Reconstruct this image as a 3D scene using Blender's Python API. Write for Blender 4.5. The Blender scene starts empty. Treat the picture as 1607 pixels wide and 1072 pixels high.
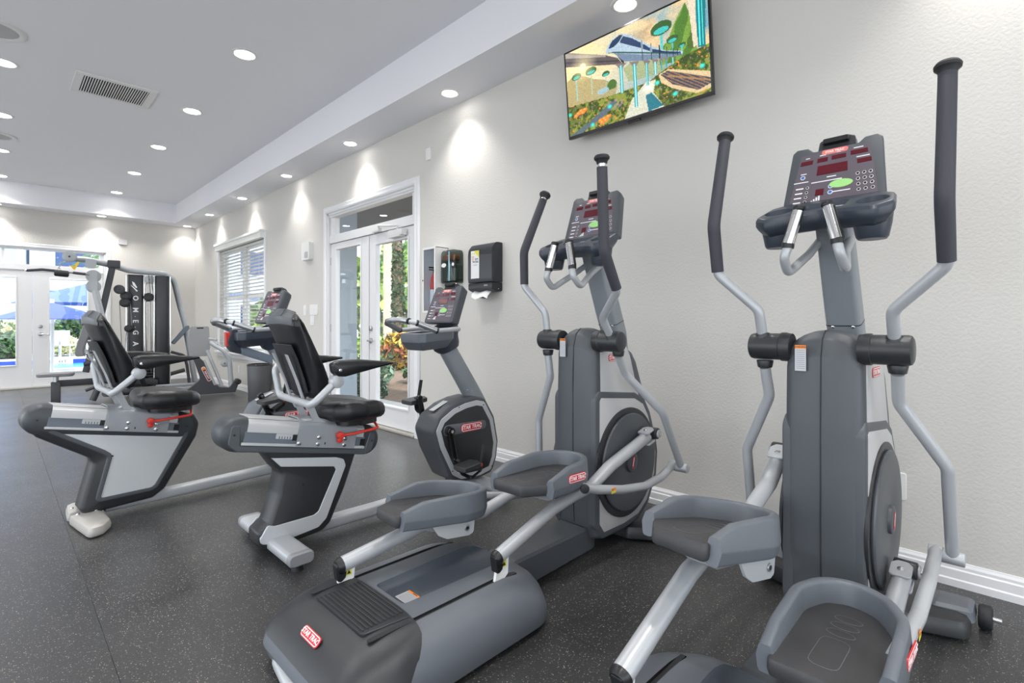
import bpy, bmesh, math, random
import numpy as np
from mathutils import Vector as V, Matrix as MX
S = bpy.context.scene
COL = S.collection
PI = math.pi
R = math.radians

# ------------------------------------------------------------ camera, sky, sun, exposure
cam_d = bpy.data.cameras.new('camera'); cam = bpy.data.objects.new('camera', cam_d); COL.objects.link(cam)
cam.location = (0, 0, 1.16); cam.rotation_euler = (R(90), 0, -math.atan(810.5/800))
cam_d.sensor_width = 36; cam_d.lens = 800/1607*36; cam_d.shift_y = -29/1607; cam_d.clip_start = .02
S.camera = cam
W = bpy.data.worlds.new('sky'); S.world = W; W.use_nodes = True
_nt = W.node_tree; _nt.nodes.clear()
_o = _nt.nodes.new('ShaderNodeOutputWorld'); _b = _nt.nodes.new('ShaderNodeBackground')
_b.inputs[0].default_value = (.88, .94, 1, 1); _b.inputs[1].default_value = 2.5
_nt.links.new(_b.outputs[0], _o.inputs[0])
sd = bpy.data.lights.new('sun', 'SUN'); sd.energy = 4.2; sd.angle = R(1.5); sd.color = (1, .96, .9)
sun = bpy.data.objects.new('sun', sd); COL.objects.link(sun)
sun.rotation_euler = V((0.03, .70, -.71)).to_track_quat('-Z', 'Y').to_euler()
S.view_settings.view_transform = 'Standard'; S.view_settings.look = 'None'
S.view_settings.gamma = 1; S.view_settings.use_curve_mapping = False
S.view_settings.exposure = 0.62
S.cycles.max_bounces = 8; S.cycles.diffuse_bounces = 5; S.cycles.glossy_bounces = 3
S.cycles.transmission_bounces = 4; S.cycles.transparent_max_bounces = 12
S.cycles.sample_clamp_indirect = 6
SPOT_W = 78.0      # strength of each ceiling downlight

# ------------------------------------------------------------ materials
MATS = {}
def lin(h):
    h = h.lstrip('#'); c = [int(h[i:i+2], 16)/255 for i in (0, 2, 4)]
    return tuple(x/12.92 if x <= .04045 else ((x+.055)/1.055)**2.4 for x in c)
def mat(name, col, rough=.5, metal=0, bump=0, scale=200, var=0, emit=0, coat=0, spec=.5, vscale=None, detail=3):
    if name in MATS: return MATS[name]
    m = bpy.data.materials.new(name); m.use_nodes = True; MATS[name] = m
    nt = m.node_tree; p = nt.nodes['Principled BSDF']
    c = lin(col) if isinstance(col, str) else col
    p.inputs['Base Color'].default_value = (*c, 1); p.inputs['Roughness'].default_value = rough
    p.inputs['Metallic'].default_value = metal; p.inputs['Coat Weight'].default_value = coat
    p.inputs['Specular IOR Level'].default_value = spec
    if emit:
        p.inputs['Emission Color'].default_value = (*c, 1); p.inputs['Emission Strength'].default_value = emit
    if bump or var:
        tc = nt.nodes.new('ShaderNodeTexCoord')
    if bump:
        n = nt.nodes.new('ShaderNodeTexNoise'); n.inputs['Scale'].default_value = scale; n.inputs['Detail'].default_value = detail
        nt.links.new(tc.outputs['Object'], n.inputs['Vector'])
        b = nt.nodes.new('ShaderNodeBump'); b.inputs['Strength'].default_value = bump; b.inputs['Distance'].default_value = .002
        nt.links.new(n.outputs[0], b.inputs['Height']); nt.links.new(b.outputs[0], p.inputs['Normal'])
    if var:
        n = nt.nodes.new('ShaderNodeTexNoise'); n.inputs['Scale'].default_value = vscale or 6; n.inputs['Detail'].default_value = 4
        nt.links.new(tc.outputs['Object'], n.inputs['Vector'])
        r = nt.nodes.new('ShaderNodeMapRange'); r.inputs[1].default_value = .3; r.inputs[2].default_value = .7
        r.inputs[3].default_value = 1-var; r.inputs[4].default_value = 1+var
        nt.links.new(n.outputs[0], r.inputs[0])
        x = nt.nodes.new('ShaderNodeVectorMath'); x.operation = 'SCALE'; x.inputs[0].default_value = c
        nt.links.new(r.outputs[0], x.inputs['Scale']); nt.links.new(x.outputs[0], p.inputs['Base Color'])
    return m

wall_m = mat('wall_paint', '#cfccc7', .75, bump=.8, scale=75, detail=6)
MATS['wall_paint'].node_tree.nodes['Bump'].inputs['Distance'].default_value = .0022
ceil_m = mat('ceiling_paint', '#e9e9ee', .8)
trim_m = mat('white_gloss_trim', '#e6e6e8', .35)
door_m = mat('white_door_paint', '#dededf', .4)
plast_white = mat('white_plastic', '#e4e4e2', .4)
dark_shroud = mat('charcoal_moulded_plastic', '#4b4f54', .42, bump=.15, scale=600)
dark_shroud2 = mat('graphite_moulded_plastic', '#2b2d30', .38, bump=.12, scale=600)
mid_plastic = mat('mid_grey_plastic', '#5f646b', .42, bump=.1, scale=500)
blue_grey = mat('blue_grey_plastic', '#333a45', .36, bump=.08, scale=500)
pedal_rubber = mat('black_pedal_rubber', '#363638', .5, bump=.3, scale=300, var=.12, vscale=9)
silver_paint = mat('silver_paint', '#b2b5b9', .36, metal=.25)
silver_panel = mat('silver_side_panel', '#c2c3c4', .36, metal=.25)
chrome = mat('chrome', '#e2e2e2', .14, metal=1)
steel = mat('brushed_steel', '#b7babd', .3, metal=.9)
black_pl = mat('black_plastic', '#17181a', .35)
black_rub = mat('black_rubber', '#202124', .6)
foam = mat('black_foam_grip', '#3a3a42', .62, bump=.2, scale=400)
vinyl = mat('black_vinyl', '#17181b', .36, bump=.2, scale=180)
vinyl_g = mat('grey_vinyl', '#747577', .5, bump=.2, scale=180)
membrane = mat('console_membrane', '#5e565f', .35)
red_led = mat('dark_red_display', '#5a1420', .15)
red_m = mat('red_badge', '#c8232f', .35)
red_pl = mat('red_plastic', '#cf3a2e', .35)
white_ink = mat('white_print', '#e9e9e9', .5)
orange_ink = mat('orange_print', '#f0892a', .5)
yellow_ink = mat('yellow_print', '#d9d23a', .5)
green_ink = mat('green_start_key', '#9ed582', .4)
blue_ink = mat('blue_print', '#3f6fb8', .5)
pink_ink = mat('pale_red_print', '#dd7a74', .45)
grey_ink = mat('grey_print', '#8f8f96', .5)
label_grey = mat('label_foil', '#b9bcbf', .4)
gym_dark = mat('dark_powder_coat', '#3b3d41', .45)
gym_silver = mat('silver_powder_coat', '#a4a8ab', .35, metal=.2)
cable_m = mat('steel_cable', '#6e6e70', .4, metal=.6)

def glass_mat(name, tint=(1, 1, 1), refl=.08, rough=0.0, opacity=0, col=(0, 0, 0)):
    m = bpy.data.materials.new(name); m.use_nodes = True; nt = m.node_tree; nt.nodes.clear()
    o = nt.nodes.new('ShaderNodeOutputMaterial'); t = nt.nodes.new('ShaderNodeBsdfTransparent'); t.inputs[0].default_value = (*tint, 1)
    g = nt.nodes.new('ShaderNodeBsdfGlossy'); g.inputs['Roughness'].default_value = rough; g.inputs[0].default_value = (.9, .9, .9, 1)
    lw = nt.nodes.new('ShaderNodeLayerWeight'); lw.inputs[0].default_value = .5
    pw = nt.nodes.new('ShaderNodeMath'); pw.operation = 'POWER'; pw.inputs[1].default_value = 4; nt.links.new(lw.outputs['Facing'], pw.inputs[0])
    f = nt.nodes.new('ShaderNodeMath'); f.operation = 'MULTIPLY_ADD'; f.inputs[1].default_value = .6; f.inputs[2].default_value = .03; nt.links.new(pw.outputs[0], f.inputs[0])
    x = nt.nodes.new('ShaderNodeMixShader')
    nt.links.new(f.outputs[0], x.inputs[0]); nt.links.new(t.outputs[0], x.inputs[1]); nt.links.new(g.outputs[0], x.inputs[2])
    nt.links.new(x.outputs[0], o.inputs[0]); return m
glass = glass_mat('window_glass', (.97, .98, .98))
smoke_glass = glass_mat('smoky_plastic', (.5, .55, .53))
water_m = mat('pool_water', '#2a86b8', .25, bump=.6, scale=3, spec=.15)

def floor_mat():
    m = bpy.data.materials.new('speckled_rubber'); m.use_nodes = True; nt = m.node_tree; L = nt.links
    p = nt.nodes['Principled BSDF']; p.inputs['Roughness'].default_value = .5; p.inputs['Specular IOR Level'].default_value = .5
    tc = nt.nodes.new('ShaderNodeTexCoord')
    def speck(scale, thr, seed):
        mp = nt.nodes.new('ShaderNodeMapping'); mp.inputs['Location'].default_value = (seed, seed*2, 0); mp.inputs['Scale'].default_value = (1, 1, 0.001)
        L.new(tc.outputs['Object'], mp.inputs[0])
        v = nt.nodes.new('ShaderNodeTexVoronoi'); v.inputs['Scale'].default_value = scale; v.inputs['Randomness'].default_value = 1
        L.new(mp.outputs[0], v.inputs['Vector'])
        # cell random value selects the few cells that are pale chips
        sep = nt.nodes.new('ShaderNodeSeparateColor'); L.new(v.outputs['Color'], sep.inputs[0])
        a = nt.nodes.new('ShaderNodeMath'); a.operation = 'GREATER_THAN'; a.inputs[1].default_value = thr; L.new(sep.outputs[0], a.inputs[0])
        b = nt.nodes.new('ShaderNodeMath'); b.operation = 'LESS_THAN'; b.inputs[1].default_value = .30; L.new(v.outputs['Distance'], b.inputs[0])
        c = nt.nodes.new('ShaderNodeMath'); c.operation = 'MULTIPLY'; L.new(a.outputs[0], c.inputs[0]); L.new(b.outputs[0], c.inputs[1])
        return c
    s1 = speck(185, .91, 0); s2 = speck(310, .92, 5.3)
    mx = nt.nodes.new('ShaderNodeMath'); mx.operation = 'MAXIMUM'; L.new(s1.outputs[0], mx.inputs[0]); L.new(s2.outputs[0], mx.inputs[1])
    n = nt.nodes.new('ShaderNodeTexNoise'); n.inputs['Scale'].default_value = 140; n.inputs['Detail'].default_value = 4; L.new(tc.outputs['Object'], n.inputs['Vector'])
    n2 = nt.nodes.new('ShaderNodeTexNoise'); n2.inputs['Scale'].default_value = 2.5; L.new(tc.outputs['Object'], n2.inputs['Vector'])
    r = nt.nodes.new('ShaderNodeMapRange'); r.inputs[1].default_value = .3; r.inputs[2].default_value = .7; r.inputs[3].default_value = .7; r.inputs[4].default_value = 1.3
    L.new(n.outputs[0], r.inputs[0])
    sc = nt.nodes.new('ShaderNodeVectorMath'); sc.operation = 'SCALE'; sc.inputs[0].default_value = (.043, .043, .045); L.new(r.outputs[0], sc.inputs['Scale'])
    mix = nt.nodes.new('ShaderNodeMix'); mix.data_type = 'RGBA'; L.new(mx.outputs[0], mix.inputs[0]); L.new(sc.outputs[0], mix.inputs[6]); mix.inputs[7].default_value = (.55, .52, .42, 1)
    L.new(mix.outputs[2], p.inputs['Base Color'])
    r2 = nt.nodes.new('ShaderNodeMapRange'); r2.inputs[3].default_value = .27; r2.inputs[4].default_value = .38; L.new(n2.outputs[0], r2.inputs[0]); L.new(r2.outputs[0], p.inputs['Roughness'])
    b = nt.nodes.new('ShaderNodeBump'); b.inputs['Strength'].default_value = .35; b.inputs['Distance'].default_value = .002; L.new(n.outputs[0], b.inputs['Height']); L.new(b.outputs[0], p.inputs['Normal'])
    return m
floor_m = floor_mat()

# ------------------------------------------------------------ mesh toolkit
def area2(p): return sum(p[i][0]*p[(i+1) % len(p)][1]-p[(i+1) % len(p)][0]*p[i][1] for i in range(len(p)))/2
class RP(list): pass
def _rpt(p, r, seg):
    out = RP(); n = len(p)
    for i in range(n):
        a, b, c = V(p[i-1]), V(p[i]), V(p[(i+1) % n]); ri = r[i] if isinstance(r, (list, tuple)) else r
        d1, d2 = (a-b), (c-b); l1, l2 = d1.length, d2.length
        if ri <= 0: out.append(tuple(b)); continue
        if l1 < 1e-7 or l2 < 1e-7: out += [tuple(b)]*(seg+1); continue
        d1 /= l1; d2 /= l2; ang = min(d1.angle(d2), PI-1e-4)
        t = min(ri/max(math.tan(ang/2), 1e-3), l1*.49, l2*.49)
        p1, p2 = b+d1*t, b+d2*t
        for k in range(seg+1):
            u = k/seg; q = p1*(1-u)**2+b*2*u*(1-u)+p2*u*u; out.append(tuple(q))
    return out
def rounded(p, r, seg=5):
    p = [tuple(q) for q in p]; out = _rpt(p, r, seg); out.base = p; out.r = list(r) if isinstance(r, (list, tuple)) else [r]*len(p); out.seg = seg; return out
def _off(p, d):
    n = len(p); s = 1 if area2(p) > 0 else -1; out = []
    for i in range(n):
        a, b, c = V(p[i-1]), V(p[i]), V(p[(i+1) % n])
        e1, e2 = (b-a), (c-b)
        if e1.length < 1e-9: e1 = e2
        if e2.length < 1e-9: e2 = e1
        e1 = e1.normalized(); e2 = e2.normalized()
        n1, n2 = V((-e1.y, e1.x))*s, V((-e2.y, e2.x))*s
        m = n1+n2
        if m.length < 1e-4: m = n1
        m.normalize(); k = max(.35, m.dot(n1)); out.append(tuple(b+m*(d/k)))
    return out
def offset(p, d):
    if abs(d) < 1e-9: return p
    if isinstance(p, RP) and hasattr(p, 'base'):
        q = _off(p.base, d); s = 1 if area2(p.base) > 0 else -1; n = len(q); rr = []
        for i in range(n):
            a, b, c = V(p.base[i-1]), V(p.base[i]), V(p.base[(i+1) % n]); x = (b-a).cross(c-b)*s
            rr.append(0 if p.r[i] <= 0 else max(p.r[i]-d if x > 0 else p.r[i]+d, .0008))
        o = _rpt(q, rr, p.seg); o.base = q; o.r = rr; o.seg = p.seg; return o
    return _off(p, d)
def rect(w, h, cx=0, cy=0): return [(cx-w/2, cy-h/2), (cx+w/2, cy-h/2), (cx+w/2, cy+h/2), (cx-w/2, cy+h/2)]
def ngon(r, n=24, cx=0, cy=0, ry=None): return [(cx+r*math.cos(2*PI*i/n), cy+(ry or r)*math.sin(2*PI*i/n)) for i in range(n)]
XZ = lambda a, b, h: (a, h, b)
XY = lambda a, b, h: (a, b, h)
YZ = lambda a, b, h: (h, a, b)
def frame(o, ex, ey, ez=None):
    ex = V(ex).normalized(); ey = V(ey); ey = (ey-ex*ey.dot(ex)).normalized(); ez = ex.cross(ey) if ez is None else V(ez)
    return MX(((ex.x, ey.x, ez.x, o[0]), (ex.y, ey.y, ez.y, o[1]), (ex.z, ey.z, ez.z, o[2]), (0, 0, 0, 1)))
class G:
    def __init__(s, m=None): s.v = []; s.f = []; s.mi = []; s.mats = []; s.T = None; s.cur = 0; (s.m(m) if m else None)
    def m(s, mt):
        if mt not in s.mats: s.mats.append(mt)
        s.cur = s.mats.index(mt); return s
    def add(s, vs, fs):
        b = len(s.v)
        s.v += [tuple(s.T @ V(v)) for v in vs] if s.T else [tuple(v) for v in vs]
        s.f += [tuple(i+b for i in f) for f in fs]; s.mi += [s.cur]*len(fs); return s
    def rings(s, rings, cap=True, close=True):
        n = len(rings[0]); vs = [q for r in rings for q in r]; fs = []
        for k in range(len(rings)-1):
            for i in range(n if close else n-1):
                j = (i+1) % n; fs.append((k*n+i, k*n+j, (k+1)*n+j, (k+1)*n+i))
        if cap: fs.append(tuple(range(n))[::-1]); fs.append(tuple((len(rings)-1)*n+i for i in range(n)))
        return s.add(vs, fs)
    def slab(s, outline, st, mp=XY, fn=None):
        rs = []
        for h, d in st:
            r = [mp(a, b, h) for a, b in offset(outline, d)]
            rs.append([fn(V(q)) for q in r] if fn else r)
        return s.rings(rs)
    def plate(s, outline, h0, h1, mp=XY, bev=.002, fn=None):
        lo, hi = min(h0, h1), max(h0, h1); b = min(bev, (hi-lo)*.45)
        st = [(lo, b), (lo+b, 0), (hi-b, 0), (hi, b)] if b > 0 else [(lo, 0), (hi, 0)]
        return s.slab(outline, st, mp, fn)
    def box(s, c, d, bev=0, rot=None):
        T0 = s.T; t = MX.Translation(c) @ (rot.to_4x4() if rot else MX.Identity(4)); s.T = (T0 @ t) if T0 else t
        b = min(bev, min(d)*.45)
        if b > 0: s.slab(rounded(rect(d[0], d[1]), b, 2), [(-d[2]/2, b), (-d[2]/2+b*.3, b*.3), (-d[2]/2+b, 0), (d[2]/2-b, 0), (d[2]/2-b*.3, b*.3), (d[2]/2, b)])
        else: s.slab(rect(d[0], d[1]), [(-d[2]/2, 0), (d[2]/2, 0)])
        s.T = T0; return s
    def box2(s, a, b, bev=0):
        return s.box([(a[i]+b[i])/2 for i in range(3)], [abs(b[i]-a[i]) for i in range(3)], bev)
    def tube(s, pts, r, n=14, fil=.04, seg=5, flat=None, closed=False, up=None):
        P = [V(p) for p in pts]; rr = r if isinstance(r, (list, tuple)) else [r]*len(P)
        Q = []; RR = []
        for i, p in enumerate(P):
            if (0 < i < len(P)-1) or closed:
                a, c = P[i-1], P[(i+1) % len(P)]; d1, d2 = a-p, c-p; l1, l2 = d1.length, d2.length
                ang = d1.angle(d2) if l1 > 1e-6 and l2 > 1e-6 else PI
                f = fil[i] if isinstance(fil, (list, tuple)) else fil
                if f > 0 and ang < PI-.03:
                    t = min(f/max(math.tan(ang/2), .05), l1*.48, l2*.48)
                    p1, p2 = p+d1/l1*t, p+d2/l2*t
                    for k in range(seg+1):
                        u = k/seg; Q.append(p1*(1-u)**2+p*2*u*(1-u)+p2*u*u); RR.append(rr[i])
                    continue
            Q.append(p); RR.append(rr[i])
        m = len(Q); T = []
        for i in range(m):
            if closed: t = Q[(i+1) % m]-Q[i-1]
            else: t = Q[min(i+1, m-1)]-Q[max(i-1, 0)]
            T.append(t.normalized())
        u0 = V(up) if up else (V((0, 0, 1)) if abs(T[0].z) < .9 else V((1, 0, 0)))
        nrm = (u0-T[0]*u0.dot(T[0])).normalized(); rings = []
        for i in range(m):
            nrm = (nrm-T[i]*nrm.dot(T[i])).normalized(); bn = T[i].cross(nrm)
            fl = flat or 1
            rings.append([tuple(Q[i]+nrm*(RR[i]*math.sin(2*PI*k/n)*fl)+bn*(RR[i]*math.cos(2*PI*k/n))) for k in range(n)])
        if closed: rings.append(rings[0]); return s.rings(rings, cap=False)
        return s.rings(rings)
    def sweep(s, pts, prof, up=(0, 0, 1), hs=None):
        """sweep a 2D profile (side, up) along a path with a fixed up vector"""
        P = [V(p) for p in pts]; m = len(P); U = V(up); rings = []
        for i in range(m):
            t = (P[min(i+1, m-1)]-P[max(i-1, 0)]).normalized(); sd = t.cross(U).normalized()
            k = hs[i] if hs else 1
            rings.append([tuple(P[i]+sd*a+U*(b*(k if b > 0 else 1))) for a, b in prof])
        return s.rings(rings)
    def cyl(s, p0, p1, r0, r1=None, n=20, bev=0):
        p0, p1 = V(p0), V(p1); r1 = r0 if r1 is None else r1; d = p1-p0; L = d.length; d.normalize()
        u = (V((0, 0, 1)) if abs(d.z) < .9 else V((1, 0, 0))); u = (u-d*u.dot(d)).normalized(); w = d.cross(u)
        b = min(bev, L*.4, min(r0, r1)*.6)
        pr = [(0, r0-b), (b*.3, r0-b*.3), (b, r0), (L-b, r1), (L-b*.3, r1-b*.3), (L, r1-b)] if b > 0 else [(0, r0), (L, r1)]
        return s.rings([[tuple(p0+d*h+u*(r*math.cos(2*PI*k/n))+w*(r*math.sin(2*PI*k/n))) for k in range(n)] for h, r in pr])
    def lathe(s, o, d, prof, n=24):
        o = V(o); d = V(d).normalized(); u = (V((0, 0, 1)) if abs(d.z) < .9 else V((1, 0, 0))); u = (u-d*u.dot(d)).normalized(); w = d.cross(u)
        return s.rings([[tuple(o+d*h+u*(max(r, 1e-4)*math.cos(2*PI*k/n))+w*(max(r, 1e-4)*math.sin(2*PI*k/n))) for k in range(n)] for h, r in prof])
    def ball(s, c, r, n=14, sc=(1, 1, 1)):
        c = V(c); rings = []
        for i in range(n//2+1):
            a = -PI/2+PI*i/(n//2); z = math.sin(a); q = max(math.cos(a), 1e-3)
            rings.append([tuple(c+V((r*q*math.cos(2*PI*k/n)*sc[0], r*q*math.sin(2*PI*k/n)*sc[1], r*z*sc[2]))) for k in range(n)])
        return s.rings(rings)
    def text(s, txt, size, T, ext=.0006, bold=True, sx=1):
        cu = bpy.data.curves.new('t', 'FONT'); cu.body = txt; cu.size = size; cu.extrude = ext; cu.align_x = 'CENTER'; cu.align_y = 'CENTER'; cu.resolution_u = 2
        if bold: cu.offset = size*.02
        o = bpy.data.objects.new('t', cu); COL.objects.link(o)
        me = bpy.data.meshes.new_from_object(o.evaluated_get(bpy.context.evaluated_depsgraph_get()))
        T0 = s.T; s.T = (T0 @ T) if T0 else T
        s.add([(v.co.x*sx, v.co.y, v.co.z) for v in me.vertices], [tuple(p.vertices) for p in me.polygons]); s.T = T0
        bpy.data.objects.remove(o); bpy.data.curves.remove(cu); bpy.data.meshes.remove(me); return s
    def ob(s, name, parent=None, ang=35, recalc=True, **kw):
        me = bpy.data.meshes.new(name); me.from_pydata(s.v, [], s.f)
        for m_ in s.mats: me.materials.append(m_)
        me.polygons.foreach_set('material_index', s.mi)
        if recalc:
            bm = bmesh.new(); bm.from_mesh(me); bmesh.ops.recalc_face_normals(bm, faces=bm.faces); bm.to_mesh(me); bm.free()
        if ang:
            me.polygons.foreach_set('use_smooth', [True]*len(me.polygons)); me.set_sharp_from_angle(angle=R(ang))
        me.update()
        o = bpy.data.objects.new(name, me); COL.objects.link(o)
        if parent: o.parent = parent
        for k, v_ in kw.items(): o[k] = v_
        return o
def empty(name, loc, rz=0, **kw):
    o = bpy.data.objects.new(name, None); COL.objects.link(o); o.location = loc; o.rotation_euler = (0, 0, rz); o.empty_display_size = .1
    for k, v_ in kw.items(): o[k] = v_
    return o
def dupe(o, parent=None, loc=None):
    c = o.copy(); COL.objects.link(c)
    if parent: c.parent = parent
    if loc is not None: c.location = loc
    for ch in list(o.children):
        dupe(ch, c)
    return c
def carve(o, cutters):
    par = o.parent; o.parent = None
    for c in cutters:
        md = o.modifiers.new('b', 'BOOLEAN'); md.operation = 'DIFFERENCE'; md.solver = 'EXACT'; md.object = c; md.material_mode = 'TRANSFER'
    dg = bpy.context.evaluated_depsgraph_get(); dg.update()
    me = bpy.data.meshes.new_from_object(o.evaluated_get(dg)); o.modifiers.clear(); old = o.data; o.data = me; o.parent = par
    me.polygons.foreach_set('use_smooth', [True]*len(me.polygons)); me.set_sharp_from_angle(angle=R(30))
    for c in cutters: bpy.data.objects.remove(c)
def pathpts(pts, fil=.05, seg=5):
    """round the corners of an open 3D polyline"""
    P = [V(p) for p in pts]; Q = [P[0]]
    for i in range(1, len(P)-1):
        a, p, c = P[i-1], P[i], P[i+1]; d1, d2 = a-p, c-p; l1, l2 = d1.length, d2.length; ang = d1.angle(d2)
        if ang > PI-.03: Q.append(p); continue
        t = min(fil/max(math.tan(ang/2), .05), l1*.48, l2*.48); p1, p2 = p+d1/l1*t, p+d2/l2*t
        for k in range(seg+1):
            u = k/seg; Q.append(p1*(1-u)**2+p*2*u*(1-u)+p2*u*u)
    Q.append(P[-1]); return Q
def badge(parent, o, ex, ey, w, name='logo_badge'):
    """rounded red badge with a white border line and the white words STAR TRAC"""
    g = G(red_m); g.T = frame(o, ex, ey); h = w*.29
    g.slab(rounded(rect(w, h), h*.42, 4), [(-.001, 0), (.0015, 0), (.002, .0006)])
    g.m(white_ink)
    g.slab(rounded(rect(w*.94, h*.84), h*.36, 4), [(.0012, 0), (.0025, 0)])
    g.m(red_m)
    g.slab(rounded(rect(w*.90, h*.68), h*.28, 4), [(.0012, 0), (.003, 0)])
    g.m(white_ink); g.text('STAR TRAC', h*.62, MX.Translation((0, 0, .0034)) @ MX(((1, .18, 0, 0), (0, 1, 0, 0), (0, 0, 1, 0), (0, 0, 0, 1))), ext=.0005, sx=1.02)
    return g.ob(name, parent, ang=0)
def warn(parent, o, ex, ey, w, h, name='warning_label'):
    g = G(label_grey); g.T = frame(o, ex, ey)
    g.slab(rect(w, h), [(0, 0), (.0008, 0)])
    g.m(orange_ink); g.slab(rect(w, h*.14, 0, h*.43), [(0, 0), (.0012, 0)])
    g.m(grey_ink)
    for k in range(10): g.slab(rect(w*.8, h*.022, 0, h*(.30-k*.078)), [(0, 0), (.0012, 0)])
    g.m(black_pl); g.text('WARNING', h*.09, MX.Translation((0, h*.43, .0014)), ext=.0002)
    return g.ob(name, parent, ang=0)
# ------------------------------------------------------------ room shell
X0, X1, Y0, Y1 = -3.6, 2.985, -2.6, 12.42
ZL, ZH = 3.17, 3.54          # soffit and main ceiling heights
LH = lambda o, ex, ey, ez: MX(((ex[0], ey[0], ez[0], o[0]), (ex[1], ey[1], ez[1], o[1]), (ex[2], ey[2], ez[2], o[2]), (0, 0, 0, 1)))
RW = LH((X1, 0, 0), (0, 1, 0), (0, 0, 1), (-1, 0, 0))     # right wall frame: (along y, up, into room)
BW = LH((0, Y1, 0), (1, 0, 0), (0, 0, 1), (0, -1, 0))     # back wall frame
floor = G(black_rub).box2((X0, Y0, -.12), (X1, Y1, -.006)).ob('floor', ang=0, kind='structure')
k = 0; xs = [X0]+[.283+1.22*i for i in range(-3, 3)]+[X1]
xs = [x for x in sorted(set(xs)) if X0 <= x <= X1]
for a, b in zip(xs[:-1], xs[1:]):
    G(floor_m).box2((a+.0006, Y0, -.006), (b-.0006, Y1, 0)).ob('rubber_roll', floor, ang=0)
def holes_wall(name, T, s0, s1, zt, holes, th=.15):
    g = G(wall_m); g.T = T; cur = s0
    for (a, b, z0, z1) in sorted(holes):
        g.box2((cur, 0, -th), (a, zt, 0))
        if z0 > 0: g.box2((a, 0, -th), (b, z0, 0))
        g.box2((a, z1, -th), (b, zt, 0)); cur = b
    g.box2((cur, 0, -th), (s1, zt, 0))
    return g.ob(name, ang=0, kind='structure')
holes_wall('wall_right', RW, Y0, Y1+.15, 3.7, [(4.32, 6.26, 0, 2.55), (8.42, 10.72, .64, 2.54)])
holes_wall('wall_back', BW, X0-.15, X1, 3.7, [(-.46, 1.48, 0, 2.50)])
LW = LH((X0, 0, 0), (0, 1, 0), (0, 0, 1), (1, 0, 0)); FW = LH((0, Y0, 0), (1, 0, 0), (0, 0, 1), (0, 1, 0))
lw_ = [(-2.3, .9), (1.2, 4.4), (4.7, 7.9), (8.2, 11.6)]; fw_ = [(-3.3, -.4), (-.1, 2.7)]  # spans of the added daylight openings, out of view
holes_wall('wall_left', LW, Y0-.15, Y1, 3.7, [(a, b, .12, 3.0) for a, b in lw_])
holes_wall('wall_front', FW, X0-.15, X1+.15, 3.7, [(a, b, .12, 3.0) for a, b in fw_])
g = G(ceil_m); g.box2((X0, Y0, ZH), (X1, Y1, 3.7))
g.box2((2.545, Y0, ZL), (X1, Y1, ZH)); g.box2((X0, 12.0, ZL), (2.545, Y1, ZH)); g.box2((X0, Y0, ZL), (X0+.44, 12.0, ZH))
g.ob('ceiling', ang=0, kind='structure')
g = G(mat('roof_felt', '#77736c', .9)); g.box2((X0-.6, Y0-3.4, 3.7), (X1+.6, Y1+.6, 3.8)); g.ob('ceiling_roof_deck', ang=0, kind='structure')  # long front overhang added out of view to keep sun off the front windows
# unseen windows added to the left and front walls to bring in daylight
for i, (T_, a, b) in enumerate([(LW, a, b) for a, b in lw_]+[(FW, a, b) for a, b in fw_]):
    g = G(trim_m); g.T = T_
    g.box2((a, .12, -.12), (a+.06, 3.0, .02)); g.box2((b-.06, .12, -.12), (b, 3.0, .02)); g.box2((a+.06, .12, -.12), (b-.06, .18, .02)); g.box2((a+.06, 2.94, -.12), (b-.06, 3.0, .02))
    g.box2(((a+b)/2-.03, .18, -.1), ((a+b)/2+.03, 2.94, 0)); g.ob('window_%d' % (i+2), ang=0, kind='structure')
# baseboards: stepped profile
def baseboard(name, T, spans):
    g = G(trim_m); g.T = T
    for a, b in spans:
        pr = [(0, 0), (.022, 0), (.022, .030), (.017, .036), (.017, .072), (.012, .078), (.012, .090), (.006, .100), (.004, .106), (0, .106)]
        g.rings([[(s_, z, h) for h, z in pr] for s_ in (a, b)])
    g.ob(name, ang=0, kind='structure')
baseboard('baseboard_right', RW, [(Y0, 4.235), (6.345, Y1)])
baseboard('baseboard_back', BW, [(X0, -.56), (1.58, X1)])
baseboard('baseboard_front', LH((0, Y0, 0), (1, 0, 0), (0, 0, 1), (0, 1, 0)), [(X0, X1)])
def casing(name, T, a, b, top, w=.085, sill=None, z0=0):
    g = G(trim_m); g.T = T
    pr = [(0, 0), (.018, .004), (.026, .02), (.020, .045), (.024, .07), (.010, w), (0, w)]   # (height off wall, offset outward)
    def strip(p, q, n):
        g.rings([[(p[0]+n[0]*o, p[1]+n[1]*o, h) for h, o in pr], [(q[0]+n[0]*o, q[1]+n[1]*o, h) for h, o in pr]])
    # mitred corners: offsets go diagonal at the ends
    def ring(pt, d): return [(pt[0]+d[0]*o, pt[1]+d[1]*o, h) for h, o in pr]
    rs = [ring((a, z0), (-1, 0)), ring((a, top), (-1, 1)), ring((b, top), (1, 1)), ring((b, z0), (1, 0))]
    g.rings(rs)
    if sill: g.box2((a-.12, z0-.03, -.02), (b+.12, z0, .07), .006); g.box2((a-.06, z0-.10, 0), (b+.06, z0-.03, .018), .003)
    return g.ob(name, ang=20, kind='structure')
casing('trim_1', RW, 4.32, 6.26, 2.55); casing('trim_2', BW, -.46, 1.48, 2.49)

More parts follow.
